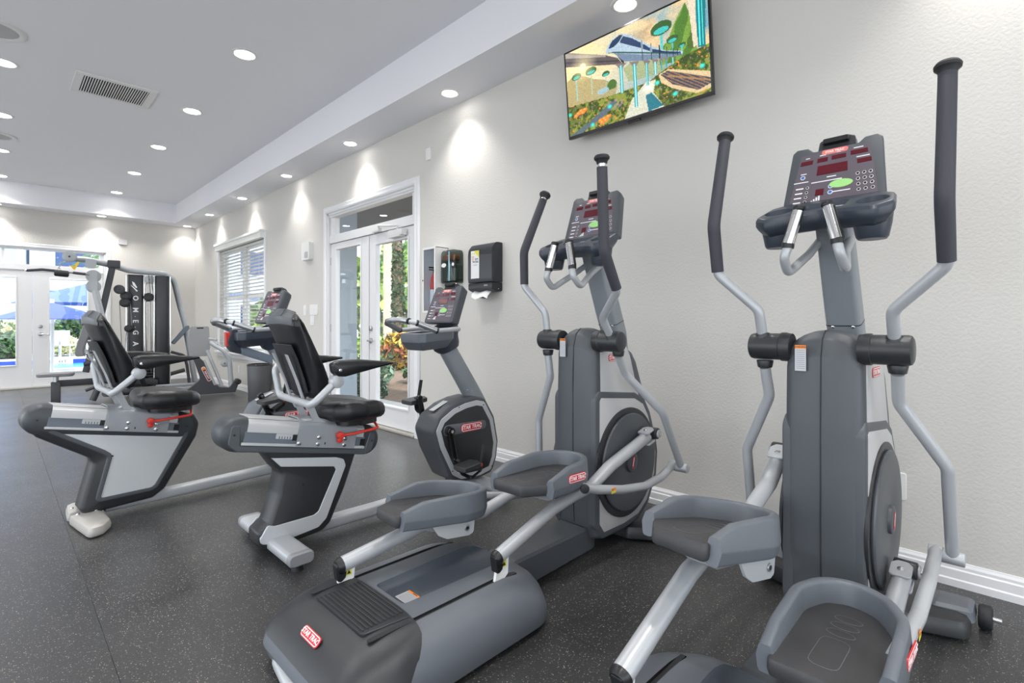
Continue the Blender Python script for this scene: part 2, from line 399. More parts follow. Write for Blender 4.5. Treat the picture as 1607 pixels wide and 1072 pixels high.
# ------------------------------------------------------------ double door with transom
def leaf(root, T, a, b, z0, z1, ga, gb, gz0, gz1, hinge_side):
    g = G(door_m); g.T = T; h0, h1 = -.075, -.03
    g.box2((a, z0, h0), (ga, z1, h1), .002); g.box2((gb, z0, h0), (b, z1, h1), .002)
    g.box2((ga, z0, h0), (gb, gz0, h1), .002); g.box2((ga, gz1, h0), (gb, z1, h1), .002)
    lf = g.ob('door_leaf', root, ang=0)
    g = G(door_m); g.T = T; w = .022
    for (p, q) in (((ga-w, gz0-w), (ga, gz1+w)), ((gb, gz0-w), (gb+w, gz1+w)), ((ga, gz0-w), (gb, gz0)), ((ga, gz1), (gb, gz1+w))):
        g.box2((p[0], p[1], h1-.001), (q[0], q[1], h1+.012), .004)
    g.ob('glazing_bead', lf, ang=0)
    g = G(glass); g.T = T; g.box2((ga, gz0, -.055), (gb, gz1, -.050)); g.ob('door_glass', lf, ang=0)
    for z in (z0+.25, (z0+z1)/2, z1-.22):
        g = G(steel); g.T = T; s_ = a if hinge_side < 0 else b
        g.cyl((s_, z-.05, h1+.004), (s_, z+.05, h1+.004), .007, n=8); g.ob('hinge', lf)
    return lf
def lockset(lf, T, s_, sgn):
    g = G(steel); g.T = T
    g.cyl((s_, 1.10, -.031), (s_, 1.10, -.008), .03, n=18, bev=.006); g.box((s_, 1.10, -.002), (.008, .028, .012), .003); g.ob('deadbolt', lf)
    g = G(steel); g.T = T
    g.cyl((s_, .96, -.031), (s_, .96, -.015), .032, n=18, bev=.005); g.cyl((s_, .96, -.015), (s_, .96, .02), .011, n=12)
    g.tube([(s_, .96, .022), (s_+sgn*.05, .962, .026), (s_+sgn*.115, .955, .02)], .009, n=10, fil=.02); g.ob('door_lever', lf)
def transom(root, T, a, b, z0, z1, mull=()):
    g = G(door_m); g.T = T
    g.box2((a, z0-.10, -.10), (b, z0, -.01), .004); g.box2((a, z1, -.10), (b, z1+.04, -.01), .003)
    g.box2((a, z0, -.10), (a+.055, z1, -.02), .003); g.box2((b-.055, z0, -.10), (b, z1, -.02), .003)
    for m_ in mull: g.box2((m_-.02, z0, -.09), (m_+.02, z1, -.03), .003)
    f = g.ob('transom_frame', root, ang=0)
    g = G(glass); g.T = T; g.box2((a+.055, z0, -.06), (b-.055, z1, -.055)); g.ob('transom_glass', f, ang=0)
def jambs(root, T, a, b, top):
    g = G(door_m); g.T = T
    g.box2((a-.001, 0, -.15), (a+.028, top, .0), .002); g.box2((b-.028, 0, -.15), (b+.001, top, 0), .002); g.box2((a, top-.025, -.15), (b, top+.001, 0), .002); g.ob('door_jamb', root, ang=0)
    g = G(mat('aluminium_threshold', '#b9b5ac', .4, metal=.5)); g.T = T; g.box2((a, 0, -.16), (b, .025, .03), .005); g.ob('threshold', root, ang=0)
d1 = empty('door_1', (X1, 5.29, 0), kind='structure'); T1 = MX.Translation((-X1, -5.29, 0)) @ RW
jambs(d1, T1, 4.32, 6.26, 2.55); transom(d1, T1, 4.35, 6.23, 2.27, 2.50)
l1 = leaf(d1, T1, 4.352, 5.288, .03, 2.165, 4.49, 5.12, .26, 2.04, -1); lockset(l1, T1, 5.235, -1)
l2 = leaf(d1, T1, 5.292, 6.228, .03, 2.165, 5.47, 6.08, .26, 2.08, 1)
g = G(door_m); g.T = T1; g.box2((5.272, .03, -.028), (5.308, 2.16, -.018), .003); g.ob('astragal', d1, ang=0)
cl = G(mat('closer_enamel', '#d6d6d4', .35)); cl.T = T1; cl.box2((4.50, 2.075, -.03), (4.78, 2.145, .045), .012); cl.box2((4.53, 2.06, -.03), (4.75, 2.075, .055), .004)
cl.tube([(4.62, 2.15, .02), (4.62, 2.185, .02), (4.83, 2.195, .12), (5.03, 2.215, -.0)], .009, n=8, fil=.01); cl.box2((4.98, 2.17, -.03), (5.12, 2.215, .03), .004)
cl.ob('door_closer', l1)
d2 = empty('door_2', (.51, Y1, 0), kind='structure'); T2 = MX.Translation((-.51, -Y1, 0)) @ BW
jambs(d2, T2, -.46, 1.48, 2.49); transom(d2, T2, -.43, 1.45, 2.20, 2.46, mull=(.09,))
l3 = leaf(d2, T2, .462, 1.45, .03, 2.10, .69, 1.22, .27, 1.95, 1); lockset(l3, T2, .565, 1)
l4 = leaf(d2, T2, -.43, .458, .03, 2.10, -.22, .245, .42, 1.95, -1)

# ------------------------------------------------------------ window in the right wall with its blind
casing('trim_3', RW, 8.42, 10.72, 2.54, w=.075, sill=True, z0=.64)
w1 = empty('window_1', (X1, 9.57, .64), kind='structure'); TW = MX.Translation((-X1, -9.57, -.64)) @ RW
g = G(trim_m); g.T = TW
for a, b, z0, z1 in ((8.42, 8.48, .64, 2.54), (10.66, 10.72, .64, 2.54), (8.48, 10.66, .64, .69), (8.48, 10.66, 2.49, 2.54), (9.53, 9.62, .69, 2.49)):
    g.box2((a, z0, -.14), (b, z1, -.05), .003)
wf = g.ob('window_frame', w1, ang=0)
for a, b in ((8.48, 9.53), (9.62, 10.66)):
    g = G(trim_m); g.T = TW
    for q in ((a, 1.60, b, 1.66), (a, .69, a+.04, 2.49), (b-.04, .69, b, 2.49), (a, .69, b, .74), (a, 2.45, b, 2.49)): g.box2((q[0]+.001, q[1]+.001, -.125), (q[2]-.001, q[3]-.001, -.09), .003)
    g.ob('window_sash', w1, ang=0)
    g = G(glass); g.T = TW; g.box2((a, .69, -.11), (b, 2.49, -.106)); g.ob('window_glass', w1, ang=0)
bl = empty('window_blind', (X1, 9.57, 2.50), label='white horizontal slat blind hanging open in the window of the right-hand wall', category='blind')
TB = MX.Translation((-X1, -9.57, -2.50)) @ RW
slat_m = mat('white_blind_slat', '#ecece8', .45)
g = G(slat_m); g.T = TB; g.box2((8.40, 2.50, .002), (10.74, 2.60, .085), .008); g.box2((8.385, 2.585, .0), (10.755, 2.63, .10), .01); g.ob('valance', bl, ang=0)
g = G(slat_m); ca, sa = math.cos(R(14)), math.sin(R(14))
g.rings([[(-y*ca, s_, y*sa*1+z) for y, z in ((-.025, 0), (0, .003), (.025, 0), (.025, .003), (0, .006), (-.025, .003))] for s_ in (-1.135, 1.135)])
base = g.ob('slat', bl, ang=0); base.location = (.012, 0, -.03)
for i in range(1, 30): dupe(base, bl, (.012, 0, -.03-.0595*i))
g = G(slat_m); g.box2((-.03, -1.135, -1.815), (.035, 1.135, -1.79), .005); g.ob('bottom_rail', bl, ang=0)
g = G(plast_white)
for s_ in (-.95, -.35, .35, .95):
    for dx in (-.018, .040): g.box2((dx-.001, s_-.002, -1.80), (dx+.001, s_+.002, 0))
g.ob('ladder_cord', bl, ang=0)

# ------------------------------------------------------------ ceiling fittings
em = mat('lamp_lens', (1, .98, .95), .3, emit=14)
def lamp(x, y, z, label, group, power=1, r=.085, cone=118):
    t = empty('recessed_downlight', (x, y, z), label=label, category='ceiling light', group=group)
    g = G(plast_white); g.lathe((0, 0, 0), (0, 0, -1), [(0, r+.022), (.004, r+.022), (.008, r+.012), (.006, r), (.002, r-.004), (0, r-.004)], 28); g.ob('trim_ring', t)
    g = G(em); g.lathe((0, 0, -.001), (0, 0, -1), [(0, r-.006), (.003, r-.01), (.005, r*.5), (.0055, .001)], 24); g.ob('lens', t)
    ld = bpy.data.lights.new('downlight_lamp', 'SPOT'); ld.energy = SPOT_W*power; ld.spot_size = R(cone); ld.spot_blend = .8; ld.shadow_soft_size = .06; ld.color = (1, .97, .93)
    lo = bpy.data.objects.new('downlight_lamp', ld); COL.objects.link(lo); lo.parent = t; lo.location = (0, 0, -.012)
ordn = ['nearest', 'second', 'third', 'fourth', 'fifth', 'sixth', 'seventh']
for i, y in enumerate((-.03, 1.75, 3.52, 5.30, 7.08, 8.86, 10.64, 12.22)):
    nm = ['recessed downlight in the right soffit beside the camera, out past the television', 'downlight in the right soffit just above the left end of the television',
          'first lit downlight beyond the television along the right-hand soffit', 'downlight in the right soffit above the double glass door',
          'downlight in the right soffit between the glass door and the window', 'downlight in the right soffit above the near end of the blind window',
          'downlight in the right soffit above the far end of the blind window', 'corner downlight where the right and back soffits meet'][i]
    lamp(2.79, y, ZL, nm, 'downlights along the soffit', .50, r=.07, cone=108)
lamp(1.40, 12.22, ZL, 'downlight in the back soffit above the right end of the patio door', 'downlights along the soffit', .50, r=.07, cone=108)
lamp(0.0, 12.22, ZL, 'downlight in the back soffit above the left part of the patio door', 'downlights along the soffit', .50, r=.07, cone=108)
lamp(-1.4, 12.22, ZL, 'downlight in the back soffit left of the patio door', 'downlights along the soffit', .50, r=.07, cone=108)
ys = (11.66, 9.95, 8.25, 6.58, 4.86)
for i, y in enumerate(ys):
    lamp(1.55, y, ZH, ['smallest and farthest lit downlight of the right row in the main ceiling', 'downlight of the right ceiling row second from the back soffit', 'bright downlight of the right ceiling row third from the back soffit',
        'downlight of the right ceiling row just right of the air vent', 'largest lit downlight of the main ceiling, nearest in the right row'][i], 'downlights in the main ceiling')
for i, y in enumerate(ys):
    lamp(.05, y, ZH, ['farthest downlight cut by the left edge of the photo', 'downlight at the left photo edge second from the back soffit', 'downlight at the left photo edge below the small ceiling speaker',
        'downlight at the left photo edge below the large ceiling speaker', 'downlight of the left ceiling row before the large ceiling speaker'][i], 'downlights in the main ceiling')
for x in (1.55, .05, -1.5):
    for j, y in enumerate((-1.8, .2, 3.1)):
        lamp(x, y, ZH, 'recessed downlight of the main ceiling above and behind the camera, row %s' % ('right', 'middle', 'left')[(1.55, .05, -1.5).index(x)]+[' rear', ' mid', ' front'][j], 'downlights in the main ceiling')
for j, y in enumerate(ys):
    lamp(-1.5, y, ZH, '%s downlight of the ceiling row beyond the left photo edge' % ['fifth', 'fourth', 'third', 'second', 'first'][j], 'downlights in the main ceiling')
for (x, y, r, lb) in ((-.01, 5.87, .20, 'large round white ceiling speaker in the upper left corner of the photo'), (.0, 9.2, .20, 'round white ceiling speaker farther back near the left photo edge')):
    t = empty('ceiling_speaker', (x, y, ZH), label=lb, category='speaker')
    g = G(plast_white); g.lathe((0, 0, 0), (0, 0, -1), [(0, r), (.006, r), (.012, r-.012), (.010, r-.05), (0, r-.05)], 40); g.ob('bezel', t)
    g = G(mat('speaker_grille', '#b8b8ba', .7, bump=.6, scale=400)); g.lathe((0, 0, 0), (0, 0, -1), [(0, r-.05), (.007, r-.055), (.010, r*.4), (.0105, .001)], 40); g.ob('grille', t)
t = empty('ceiling_vent', (.855, 6.56, ZH), label='white rectangular air vent with a row of dark gaps in the main ceiling', category='vent')
vw, vd, iw, idp = .65, .58, .52, .46
g = G(plast_white)
for a, b in (((-vw/2, -vd/2), (vw/2, -idp/2)), ((-vw/2, idp/2), (vw/2, vd/2)), ((-vw/2, -idp/2), (-iw/2, idp/2)), ((iw/2, -idp/2), (vw/2, idp/2))): g.box2((a[0], a[1], -.014), (b[0], b[1], 0), .003)
g.ob('frame', t, ang=0)
g = G(mat('duct_dark', '#111111', .9)); g.box2((-iw/2, -idp/2, -.004), (iw/2, idp/2, -.0005)); g.ob('duct_backing', t, ang=0)
g = G(plast_white); g.box((0, 0, -.0125), (.0088, idp, .003)); sl = g.ob('slat', t, ang=0); sl.location = (-iw/2+.012, 0, 0)
for i in range(1, 26): dupe(sl, t, (-iw/2+.012+i*(iw-.024)/25, 0, 0))
# ------------------------------------------------------------ shared console
def console(parent, P0, right, up, w_top, w_bot, h, thick, tray=None, notch=True):
    """P0 = centre of the user-facing panel; right/up = panel axes; normal faces the user"""
    T = frame(P0, right, up); n_out = T.col[2].to_3d()
    ht = h/2
    out = [(-w_bot/2, -ht), (w_bot/2, -ht), (w_top/2+.004, ht*.92), (w_top/2-.012, ht+.004), (w_top/2-.05, ht+.002), (w_top/2-.07, ht-.018), (-w_top/2+.07, ht-.018), (-w_top/2+.05, ht+.002), (-w_top/2+.012, ht+.004), (-w_top/2-.004, ht*.92)]
    out = rounded(out, [.02, .02, .012, .01, .01, .015, .015, .01, .01, .012], 3)
    g = G(dark_shroud); g.T = T
    g.slab(out, [(-thick, .035), (-thick*.8, .012), (-thick*.3, .001), (-.006, 0), (-.001, .003), (0, .007)])
    c = g.ob('console', parent)
    pw, pb, pt = w_top/2-.03, w_bot/2-.022, ht-.03
    u = lambda a, b: ((a-.5)*2*(pb+(pw-pb)*b), (-ht+.012)+(b)*(pt+ht-.012))       # panel (0..1, 0..1) -> plane
    def quad(a0, b0, a1, b1): return [u(a0, b0), u(a1, b0), u(a1, b1), u(a0, b1)]
    g = G(membrane); g.T = T; g.slab(rounded(quad(0, 0, 1, 1), .008, 2), [(-.001, 0), (.0012, .0004)]); g.ob('control_panel', c, ang=0)
    for a0, b0, a1, b1 in ((.02, .80, .20, .88), (.26, .81, .41, .89), (.46, .82, .66, .90), (.72, .84, .95, .92), (.28, .56, .68, .74), (.80, .66, .98, .74), (.30, .17, .40, .29)):
        g = G(red_led); g.T = T; g.slab(quad(a0, b0, a1, b1), [(.001, 0), (.0028, .0006)]); g.ob('display', c, ang=0)
    g = G(green_ink); g.T = T; cx, cy = u(.60, .34); g.slab(ngon(.038, 20, cx, cy, .017), [(.001, 0), (.003, .001)]); g.ob('start_key', c, ang=0)
    g = G(white_ink); g.T = T
    def key(a, b, r=.0062):
        x, y = u(a, b); g.m(white_ink); g.slab(ngon(r, 12, x, y), [(.001, 0), (.0022, 0)]); g.m(black_pl if r < .008 else blue_ink); g.slab(ngon(r*.74, 12, x, y), [(.001, 0), (.0028, 0)])
    for i in range(3):
        for j in range(4): key(.80+.075*i, .17+.10*j)
    for j in range(4): key(.19, .08+.09*j, .0055)
    key(.48, .31, .0085); key(.48, .20, .0085); key(.10, .56, .0085)
    g.m(white_ink)
    for j in range(4): x, y = u(.09, .08+.09*j); g.slab(rect(.026, .005, x, y), [(.001, 0), (.002, 0)])
    for j in range(4): x, y = u(.27+.028*j, .07+.012*j); g.slab(rect(.005, .006+.006*j, x, y), [(.001, 0), (.002, 0)])
    for a, b, w_ in ((.11, .93, .014), (.33, .94, .02), (.56, .95, .014), (.83, .96, .03), (.88, .78, .04), (.10, .63, .02), (.09, .47, .05), (.42, .43, .10), (.48, .50, .03), (.60, .20, .06)):
        x, y = u(a, b); g.slab(rect(w_, .0035, x, y), [(.001, 0), (.002, 0)])
    g.ob('keypad', c, ang=0, kind='stuff')
    x, y = u(.5, .985); g = G(pink_ink); g.T = T @ MX.Translation((x, y, 0))
    g.slab(rounded(rect(.085, .02), .009, 3), [(.001, 0), (.002, 0)]); g.m(white_ink); g.text('STAR TRAC', .012, MX.Translation((0, 0, .0022)), ext=.0003); g.ob('console_badge', c, ang=0)
    g = G(dark_shroud2); g.T = T
    g.slab(rounded([(-.065, ht-.04), (.065, ht-.04), (.058, ht+.026), (.035, ht+.036), (-.035, ht+.036), (-.058, ht+.026)], .01, 3), [(-thick*.75, .008), (-thick*.6, 0), (-.018, 0), (-.010, .006)])
    g.m(black_pl); g.slab(rounded(rect(.085, .022, 0, ht+.012), .006, 2), [(-.02, 0), (.004, 0), (.008, .002)]); g.ob('reading_clip', c)
    return c, T

# ------------------------------------------------------------ elliptical trainer
HND = dict(e=(-.016, .205, .03), B=(-.058, .207, .135), C=(-.108, .345, .272), E=(-.156, .346, .457), F=(-.065, .349, .824),
           d=(.017, .206, -.082), G=(.059, .201, -.192), H=(.153, .317, -.427), I=(.251, .318, -.789))
def pedal(root, x, z, sg, pitch, yaw, side, yc=.15):
    """foot pedal with a chamfered plate and a raised surround; x = rear edge"""
    L = .42
    Tm = MX.Translation((x, sg*yc, z)) @ MX.Rotation(R(pitch), 4, 'Y') @ MX.Rotation(R(yaw)*sg, 4, 'Z') @ MX.Diagonal((1.07, 1, 1, 1))
    m = lambda a, b: (a, b*sg)
    g = G(pedal_rubber); g.T = Tm
    pl = [m(0, -.105), m(0, .05), m(.095, .118), m(.30, .115), m(.40, .05), m(.415, -.02), m(.38, -.085), m(.30, -.11)]
    g.slab(rounded(pl, [.018, .02, .02, .05, .05, .05, .05, .03], 4), [(-.048, .014), (-.042, .004), (-.03, 0), (-.008, 0), (-.002, .003), (0, .009)])
    g.m(mat('pedal_emboss_line', '#67676b', .5))
    def ringline(pts, w=.0013):
        q = [tuple(p) for p in pts]; n = len(q)
        g.rings([[(*a, -.0005), (*a, .0009)] for a in q+[q[0]]], cap=False, close=False)
        qi = offset(q, w)
        for a in range(n):
            b = (a+1) % n; g.add([(*q[a], .0009), (*q[b], .0009), (*qi[b], .0009), (*qi[a], .0009)], [(0, 1, 2, 3)])
    ringline(rounded(rect(.145, .066, .125, 0), .026, 4))
    for i in range(3): ringline(ngon(.018, 20, .232+.042*i, 0, .033))
    p = g.ob('foot_pedal', root)
    path = pathpts([(-.0+.02, -.113*sg, 0), (.10, -.116*sg, 0), (.30, -.122*sg, 0), (.40, -.085*sg, 0), (.435, -.01*sg, 0), (.40, .07*sg, 0), (.30, .125*sg, 0), (.20, .128*sg, 0), (.085, .125*sg, 0)], .16, 7)
    n = len(path); hs = []
    dist = [0]
    for i in range(1, n): dist.append(dist[-1]+(path[i]-path[i-1]).length)
    for i in range(n):
        e = min(dist[i], dist[-1]-dist[i]); hs.append(.22+.78*math.sin(min(1, (e+.006)/.17)*PI/2))
    prof = rounded([(-.015, -.052), (.015, -.052), (.023, -.015), (.013, .062), (-.013, .062), (-.020, -.015)], [.012, .012, .02, .0118, .0118, .02], 4)
    g = G(mid_plastic); g.T = Tm
    g.sweep(path, prof, hs=hs)
    wl = g.ob('pedal_surround', p)
    g = G(silver_paint); g.T = Tm
    g.slab(rounded([(.10, -.045), (.33, -.045), (.345, -.090), (.31, -.100), (.20, -.105), (.14, -.085)], .012, 3), [(-.03, 0), (.03, 0)], XZ)
    g.ob('pedal_mount', root)
    yi = -sg*.118
    g = G(silver_paint); g.T = Tm; g.slab(rounded([(.13, -.035), (.335, -.035), (.335, -.098), (.315, -.108), (.215, -.108), (.175, -.090)], [0, 0, .012, .012, .02, .02], 3), [(yi-.004, 0), (yi+.004, 0)], XZ); bk_ = g.ob('pedal_bracket', root, ang=0)
    g = G(steel); g.T = Tm; g.cyl((.300, yi-sg*.004, -.076), (.300, yi-sg*.009, -.076), .012, n=16, bev=.002); g.m(black_pl); g.cyl((.300, yi-sg*.009, -.076), (.300, yi-sg*.0095, -.076), .007, n=12); g.ob('pivot_bolt', bk_)
    # badge on the face of the surround that is turned away from the machine
    if side:
        a = Tm @ V((.235, sg*.1465, .008)); ex = (Tm.to_3x3() @ V((1, .03*sg, 0)))*(-sg if sg > 0 else 1); ey = Tm.to_3x3() @ V((0, 0, 1))
        bd = badge(p, a, ex, ey, .125)
    return p
def elliptical(name, loc, yaw, label, ph):
    root = empty(name, loc, R(yaw), label=label, category='elliptical trainer', group='elliptical trainers by the right wall')
    # ---- rear base cover
    def ring(z, x0, x1, hw, rr=.2, rf=.14): return [(a, b, z) for a, b in rounded([(x0, -hw*.80), (x0+.10, -hw), (x1-.10, -hw*.98), (x1, -hw*.55), (x1, hw*.55), (x1-.10, hw*.98), (x0+.10, hw), (x0, hw*.80)], [rr*.6, rr, rf, rf, rf, rf, rr, rr*.6], 6)]
    levels = [(.022, -1.385, -.475, .315), (.03, -1.40, -.47, .328), (.07, -1.415, -.475, .335), (.11, -1.405, -.49, .330), (.145, -1.375, -.515, .312), (.170, -1.335, -.545, .288), (.187, -1.29, -.58, .262), (.196, -1.24, -.62, .236), (.199, -1.20, -.66, .215)]
    g = G(mid_plastic); g.rings([ring(*l) for l in levels]); cover = g.ob('base_cover', root)
    cut = []
    for sg in (-1, 1):
        c = G(black_rub).slab(rounded(rect(.64, .020, -.945, sg*.195), .0095, 3), [(.15, 0), (.26, 0)]); cut.append(c.ob('cut', ang=0))
    c = G(mat('recess_grey_plastic', '#474d56', .38)).slab(rounded([(-1.075, -.085), (-1.06, -.095), (-.56, -.11), (-.50, -.10), (-.50, .10), (-.56, .11), (-1.06, .095), (-1.075, .085)], .05, 5), [(.166, .035), (.172, .022), (.19, .008), (.2, .002), (.23, -.01)]); cut.append(c.ob('cut', ang=0))
    carve(cover, cut)
    for sg in (-1, 1):
        G(black_rub).slab(rounded(rect(.625, .015, -.945, sg*.195), .007, 3), [(.12, 0), (.192, 0)]).ob('roller_slot', root, ang=0)
    # dark rear end cap: same shape, 3 mm proud, rear part only
    g = G(dark_shroud2); lv = []
    for (z, x0, x1, hw) in levels[3:]:
        lv.append(ring(z+.003 if z > .15 else z, x0-.004, x1, hw+.004))
    allr = []
    for r_ in lv:
        zz = r_[0][2]; lim = -1.09-.05*max(0, (.19-zz)/.08)
        pts = []
        for (a, b, z) in r_:
            l2 = lim-.05*max(0, (abs(b)/.33))**3*(1 if b < 9 else 0)
            pts.append((min(a, l2), b, z+.0))
        allr.append(pts)
    g.rings(allr); ec = g.ob('rear_cap', root)
    for sg in (-1, 1): G(black_rub).slab(rounded(rect(.15, .018, -1.19, sg*.195), .0085, 3), [(.200, 0), (.2032, 0)]).ob('roller_slot', ec, ang=0)
    g = G(dark_shroud2); g.slab(rounded([(-1.262, -.158), (-1.10, -.178), (-1.10, .178), (-1.262, .158)], .012, 3), [(.197, .0), (.2045, .0), (.206, .002)]); tp = g.ob('tread_plate', root)
    g = G(dark_shroud2); g.slab(rounded(rect(.006, .29), .0028, 2), [(0, 0), (.0035, 0), (.0045, .001)]); rb = g.ob('ridge', tp, ang=0); rb.location = (-1.25, 0, .2055)
    for i in range(1, 10): dupe(rb, tp, (-1.25+i*.0155, 0, .2055))
    g = G(black_rub)
    for i in range(11): g.slab(rect(.005, .285, -1.2576+i*.0155, 0), [(.2057, 0), (.2068, 0)])
    for y in (-.12, -.04, .04, .12): g.cyl((-1.105, y, .205), (-1.105, y, .2075), .005, n=8)
    g.ob('groove', tp, ang=0)
    a = V((-1.372, -.055, .1535)); badge(ec, (-1.352, .0, .172), (0, -1, 0), (1, 0, .95), .115)
    warn(cover, (-1.0, -.02, .1665), (0, -1, 0), (1, 0, 0), .085, .062)
    g = G(silver_paint); g.tube([(-1.30, .25, .045), (-1.395, .16, .045), (-1.415, 0, .045), (-1.395, -.16, .045), (-1.30, -.25, .045)], .020, n=12, fil=.08); g.ob('rear_bumper', root)
    for y in (-.22, .22):
        for x in (-1.30, -.58): G(black_rub).cyl((x, y, 0), (x, y, .03), .03, n=14).ob('levelling_foot', root)
    # ---- spine and front stabiliser
    g = G(dark_shroud); g.slab(rounded([(-.62, .015), (-.62, .12), (-.50, .155), (-.02, .155), (.06, .11), (.06, .03)], .02, 3), [(-.085, .012), (-.075, 0), (.075, 0), (.085, .012)], XZ); g.ob('spine_beam', root)
    g = G(dark_shroud2); g.slab(rounded([(.42, -.36), (.52, -.36), (.66, -.30), (.70, -.12), (.70, .12), (.66, .30), (.52, .36), (.42, .36), (.36, .2), (.30, .12), (.30, -.12), (.36, -.2)], .05, 4), [(.014, .006), (.02, 0), (.055, 0), (.075, .012), (.082, .04)]); g.m(mid_plastic)
    for sg in (-1, 1): g.slab(rounded([(.47, sg*.24), (.63, sg*.24), (.64, sg*.37), (.50, sg*.37)], .02, 3), [(.05, 0), (.085, .006), (.095, .02)])
    st = g.ob('front_stabiliser', root)
    for sg in (-1, 1):
        g = G(black_rub); g.cyl((.60, sg*.375, .047), (.60, sg*.415, .047), .045, n=22, bev=.008); g.m(steel); g.cyl((.60, sg*.415, .047), (.60, sg*.44, .047), .008, n=10); g.ob('transport_wheel', st)
    # ---- column shroud
    prof = [(0, .10), (-.012, .35), (-.014, .80), (-.008, 1.04), (.012, 1.105), (.05, 1.133), (.12, 1.136), (.22, 1.112), (.30, 1.075), (.36, 1.03), (.395, .96), (.465, .809), (.526, .66), (.585, .50), (.60, .43), (.585, .31), (.50, .17), (.40, .115), (.25, .09), (.08, .085)]
    prof = rounded(prof, .03, 3)
    hw = .122
    def arch(q):
        t = max(0, min(1, (q.z-.95)/.12)); y = q.y*(1+.10*max(0, (.7-q.z)/.6)*max(0, min(1, (.2-q.x)/.2)))
        return (q.x+.014*(abs(q.y)/.12)**3*max(0, min(1, (.25-q.x)/.25)), y, q.z-.055*t*(abs(q.y)/.12)**2.2)
    st_ = [(-hw, .030), (-hw+.004, .014), (-hw+.014, .003), (-hw+.03, 0), (-.07, 0), (-.035, 0), (0, 0), (.035, 0), (.07, 0), (hw-.03, 0), (hw-.014, .003), (hw-.004, .014), (hw, .030)]
    g = G(dark_shroud); g.slab(prof, st_, XZ, arch); col = g.ob('column_shroud', root)
    g = G(black_rub); 
    sp = [(.10, 1.137), (.05, 1.1345), (.0125, 1.107), (-.0085, 1.045), (-.0150, .90), (-.0150, .5), (-.0132, .30), (-.004, .16)]
    g.rings([[(a-.0006, b_, z_) for b_, z_ in ((-.0016, c_), (.0016, c_))]+[(a+.004, .0016, c_-.0), (a+.004, -.0016, c_)] for a, c_ in sp]); g.ob('shroud_seam', col, ang=0)
    # side panels, flywheel housings and crank discs on both sides
    for sg in (-1, 1):
        yy = lambda v: sg*v
        side = rounded([(.045, .82), (.045, 1.03), (.10, 1.060), (.21, 1.062), (.280, 1.035), (.315, .985), (.340, .92), (.420, .72), (.420, .70), (.05, .70)], .015, 3)
        g = G(silver_panel); g.slab(side, [(yy(hw-.004), 0), (yy(hw+.0035), 0), (yy(hw+.0045), .002)], XZ); sp_ = g.ob('side_panel', col)
        badge(sp_, (.175, yy(hw+.0052), .985), (1 if sg < 0 else -1, 0, 0), (0, 0, 1), .125)
        hump = rounded([(-.004, .16), (-.004, .79), (.03, .826), (.36, .790), (.46, .745), (.52, .665), (.590, .50), (.606, .43), (.590, .30), (.50, .16), (.40, .10), (.25, .085), (.05, .09)], [.05, .05, .03, .05, .05, .05, .05, .05, .05, .05, .05, .05, .05], 4)
        g = G(dark_shroud); g.slab(hump, [(yy(.09), 0), (yy(.1225), 0), (yy(.126), .002), (yy(.129), .008), (yy(.130), .018)], XZ); hp = g.ob('flywheel_housing', root)
        g = G(silver_panel); g.slab(offset(hump, .034), [(yy(.125), 0), (yy(.1315), 0), (yy(.1323), .002)], XZ); g.ob('housing_plate', hp)
        g = G(dark_shroud2); g.lathe((.275, yy(.128), .435), (0, sg, 0), [(0, .282), (.009, .282), (.011, .276), (.009, .262), (.009, .258)], 56); g.m(black_rub); g.lathe((.275, yy(.128), .435), (0, sg, 0), [(.0, .262), (.0075, .262), (.0076, .001)], 48); g.ob('disc_rim', hp)
        g = G(dark_shroud); g.lathe((.285, yy(.138), .435), (0, sg, 0), [(0, .25), (.006, .252), (.012, .247), (.014, .235), (.014, .06), (.012, .055), (.012, .001)], 56); dc = g.ob('crank_disc', root)
        g = G(dark_shroud); g.lathe((.285, yy(.150), .435), (0, sg, 0), [(0, .052), (.010, .05), (.013, .044), (.014, .001)], 30); g.m(red_m)
        g.T = frame((.285, yy(.1642), .435), (-sg, 0, 0), (0, 0, 1)); g.slab(rounded([(-.016, -.03), (.004, -.03), (.018, .03), (-.002, .03)], .004, 2), [(0, 0), (.001, 0)]); g.m(white_ink); g.slab([(-.009, -.02), (-.003, -.02), (.010, .022), (.004, .022)], [(0, 0), (.0015, 0)]); g.ob('hub_cap', dc)
    warn(col, (-.0185, .062, 1.035), (0, -1, 0), (.0, 0, 1), .036, .092)
    # ---- mast
    g = G(mat('mast_grey_paint', '#878d92', .42, metal=.1)); 
    def mast_ring(x, z, w, d): return [(x+a, b, z+a*.35) for a, b in rounded(rect(d, w), .018, 3)]
    g.rings([mast_ring(.375, .98, .118, .085), mast_ring(.355, 1.10, .118, .085), mast_ring(.30, 1.22, .118, .085), mast_ring(.155, 1.545, .112, .08), mast_ring(.135, 1.60, .11, .08)]); ms = g.ob('console_mast', root)
    g = G(black_pl); g.rings([mast_ring(.3255, 1.162, .120, .087), mast_ring(.3240, 1.165, .120, .087)]); g.ob('mast_joint', ms)
    for y in (-.034, .034): G(chrome).ball((.288, y, 1.146), .0085, 10).ob('bolt', ms)
    # ---- console with tray
    c, T = console(root, (.150, 0, 1.715), (0, -1, 0), (.065, 0, .25), .285, .335, .255, .085)
    g = G(blue_grey)
    tray = rounded([(-.055, -.10), (-.075, -.165), (-.03, -.215), (.09, -.20), (.16, -.12), (.16, .12), (.09, .20), (-.03, .215), (-.075, .165), (-.055, .10), (-.035, 0)], .03, 4)
    g.slab(tray, [(1.505, .05), (1.515, .028), (1.54, .008), (1.555, 0), (1.575, 0), (1.585, .006), (1.588, .012)]); tr = g.ob('accessory_tray', root)
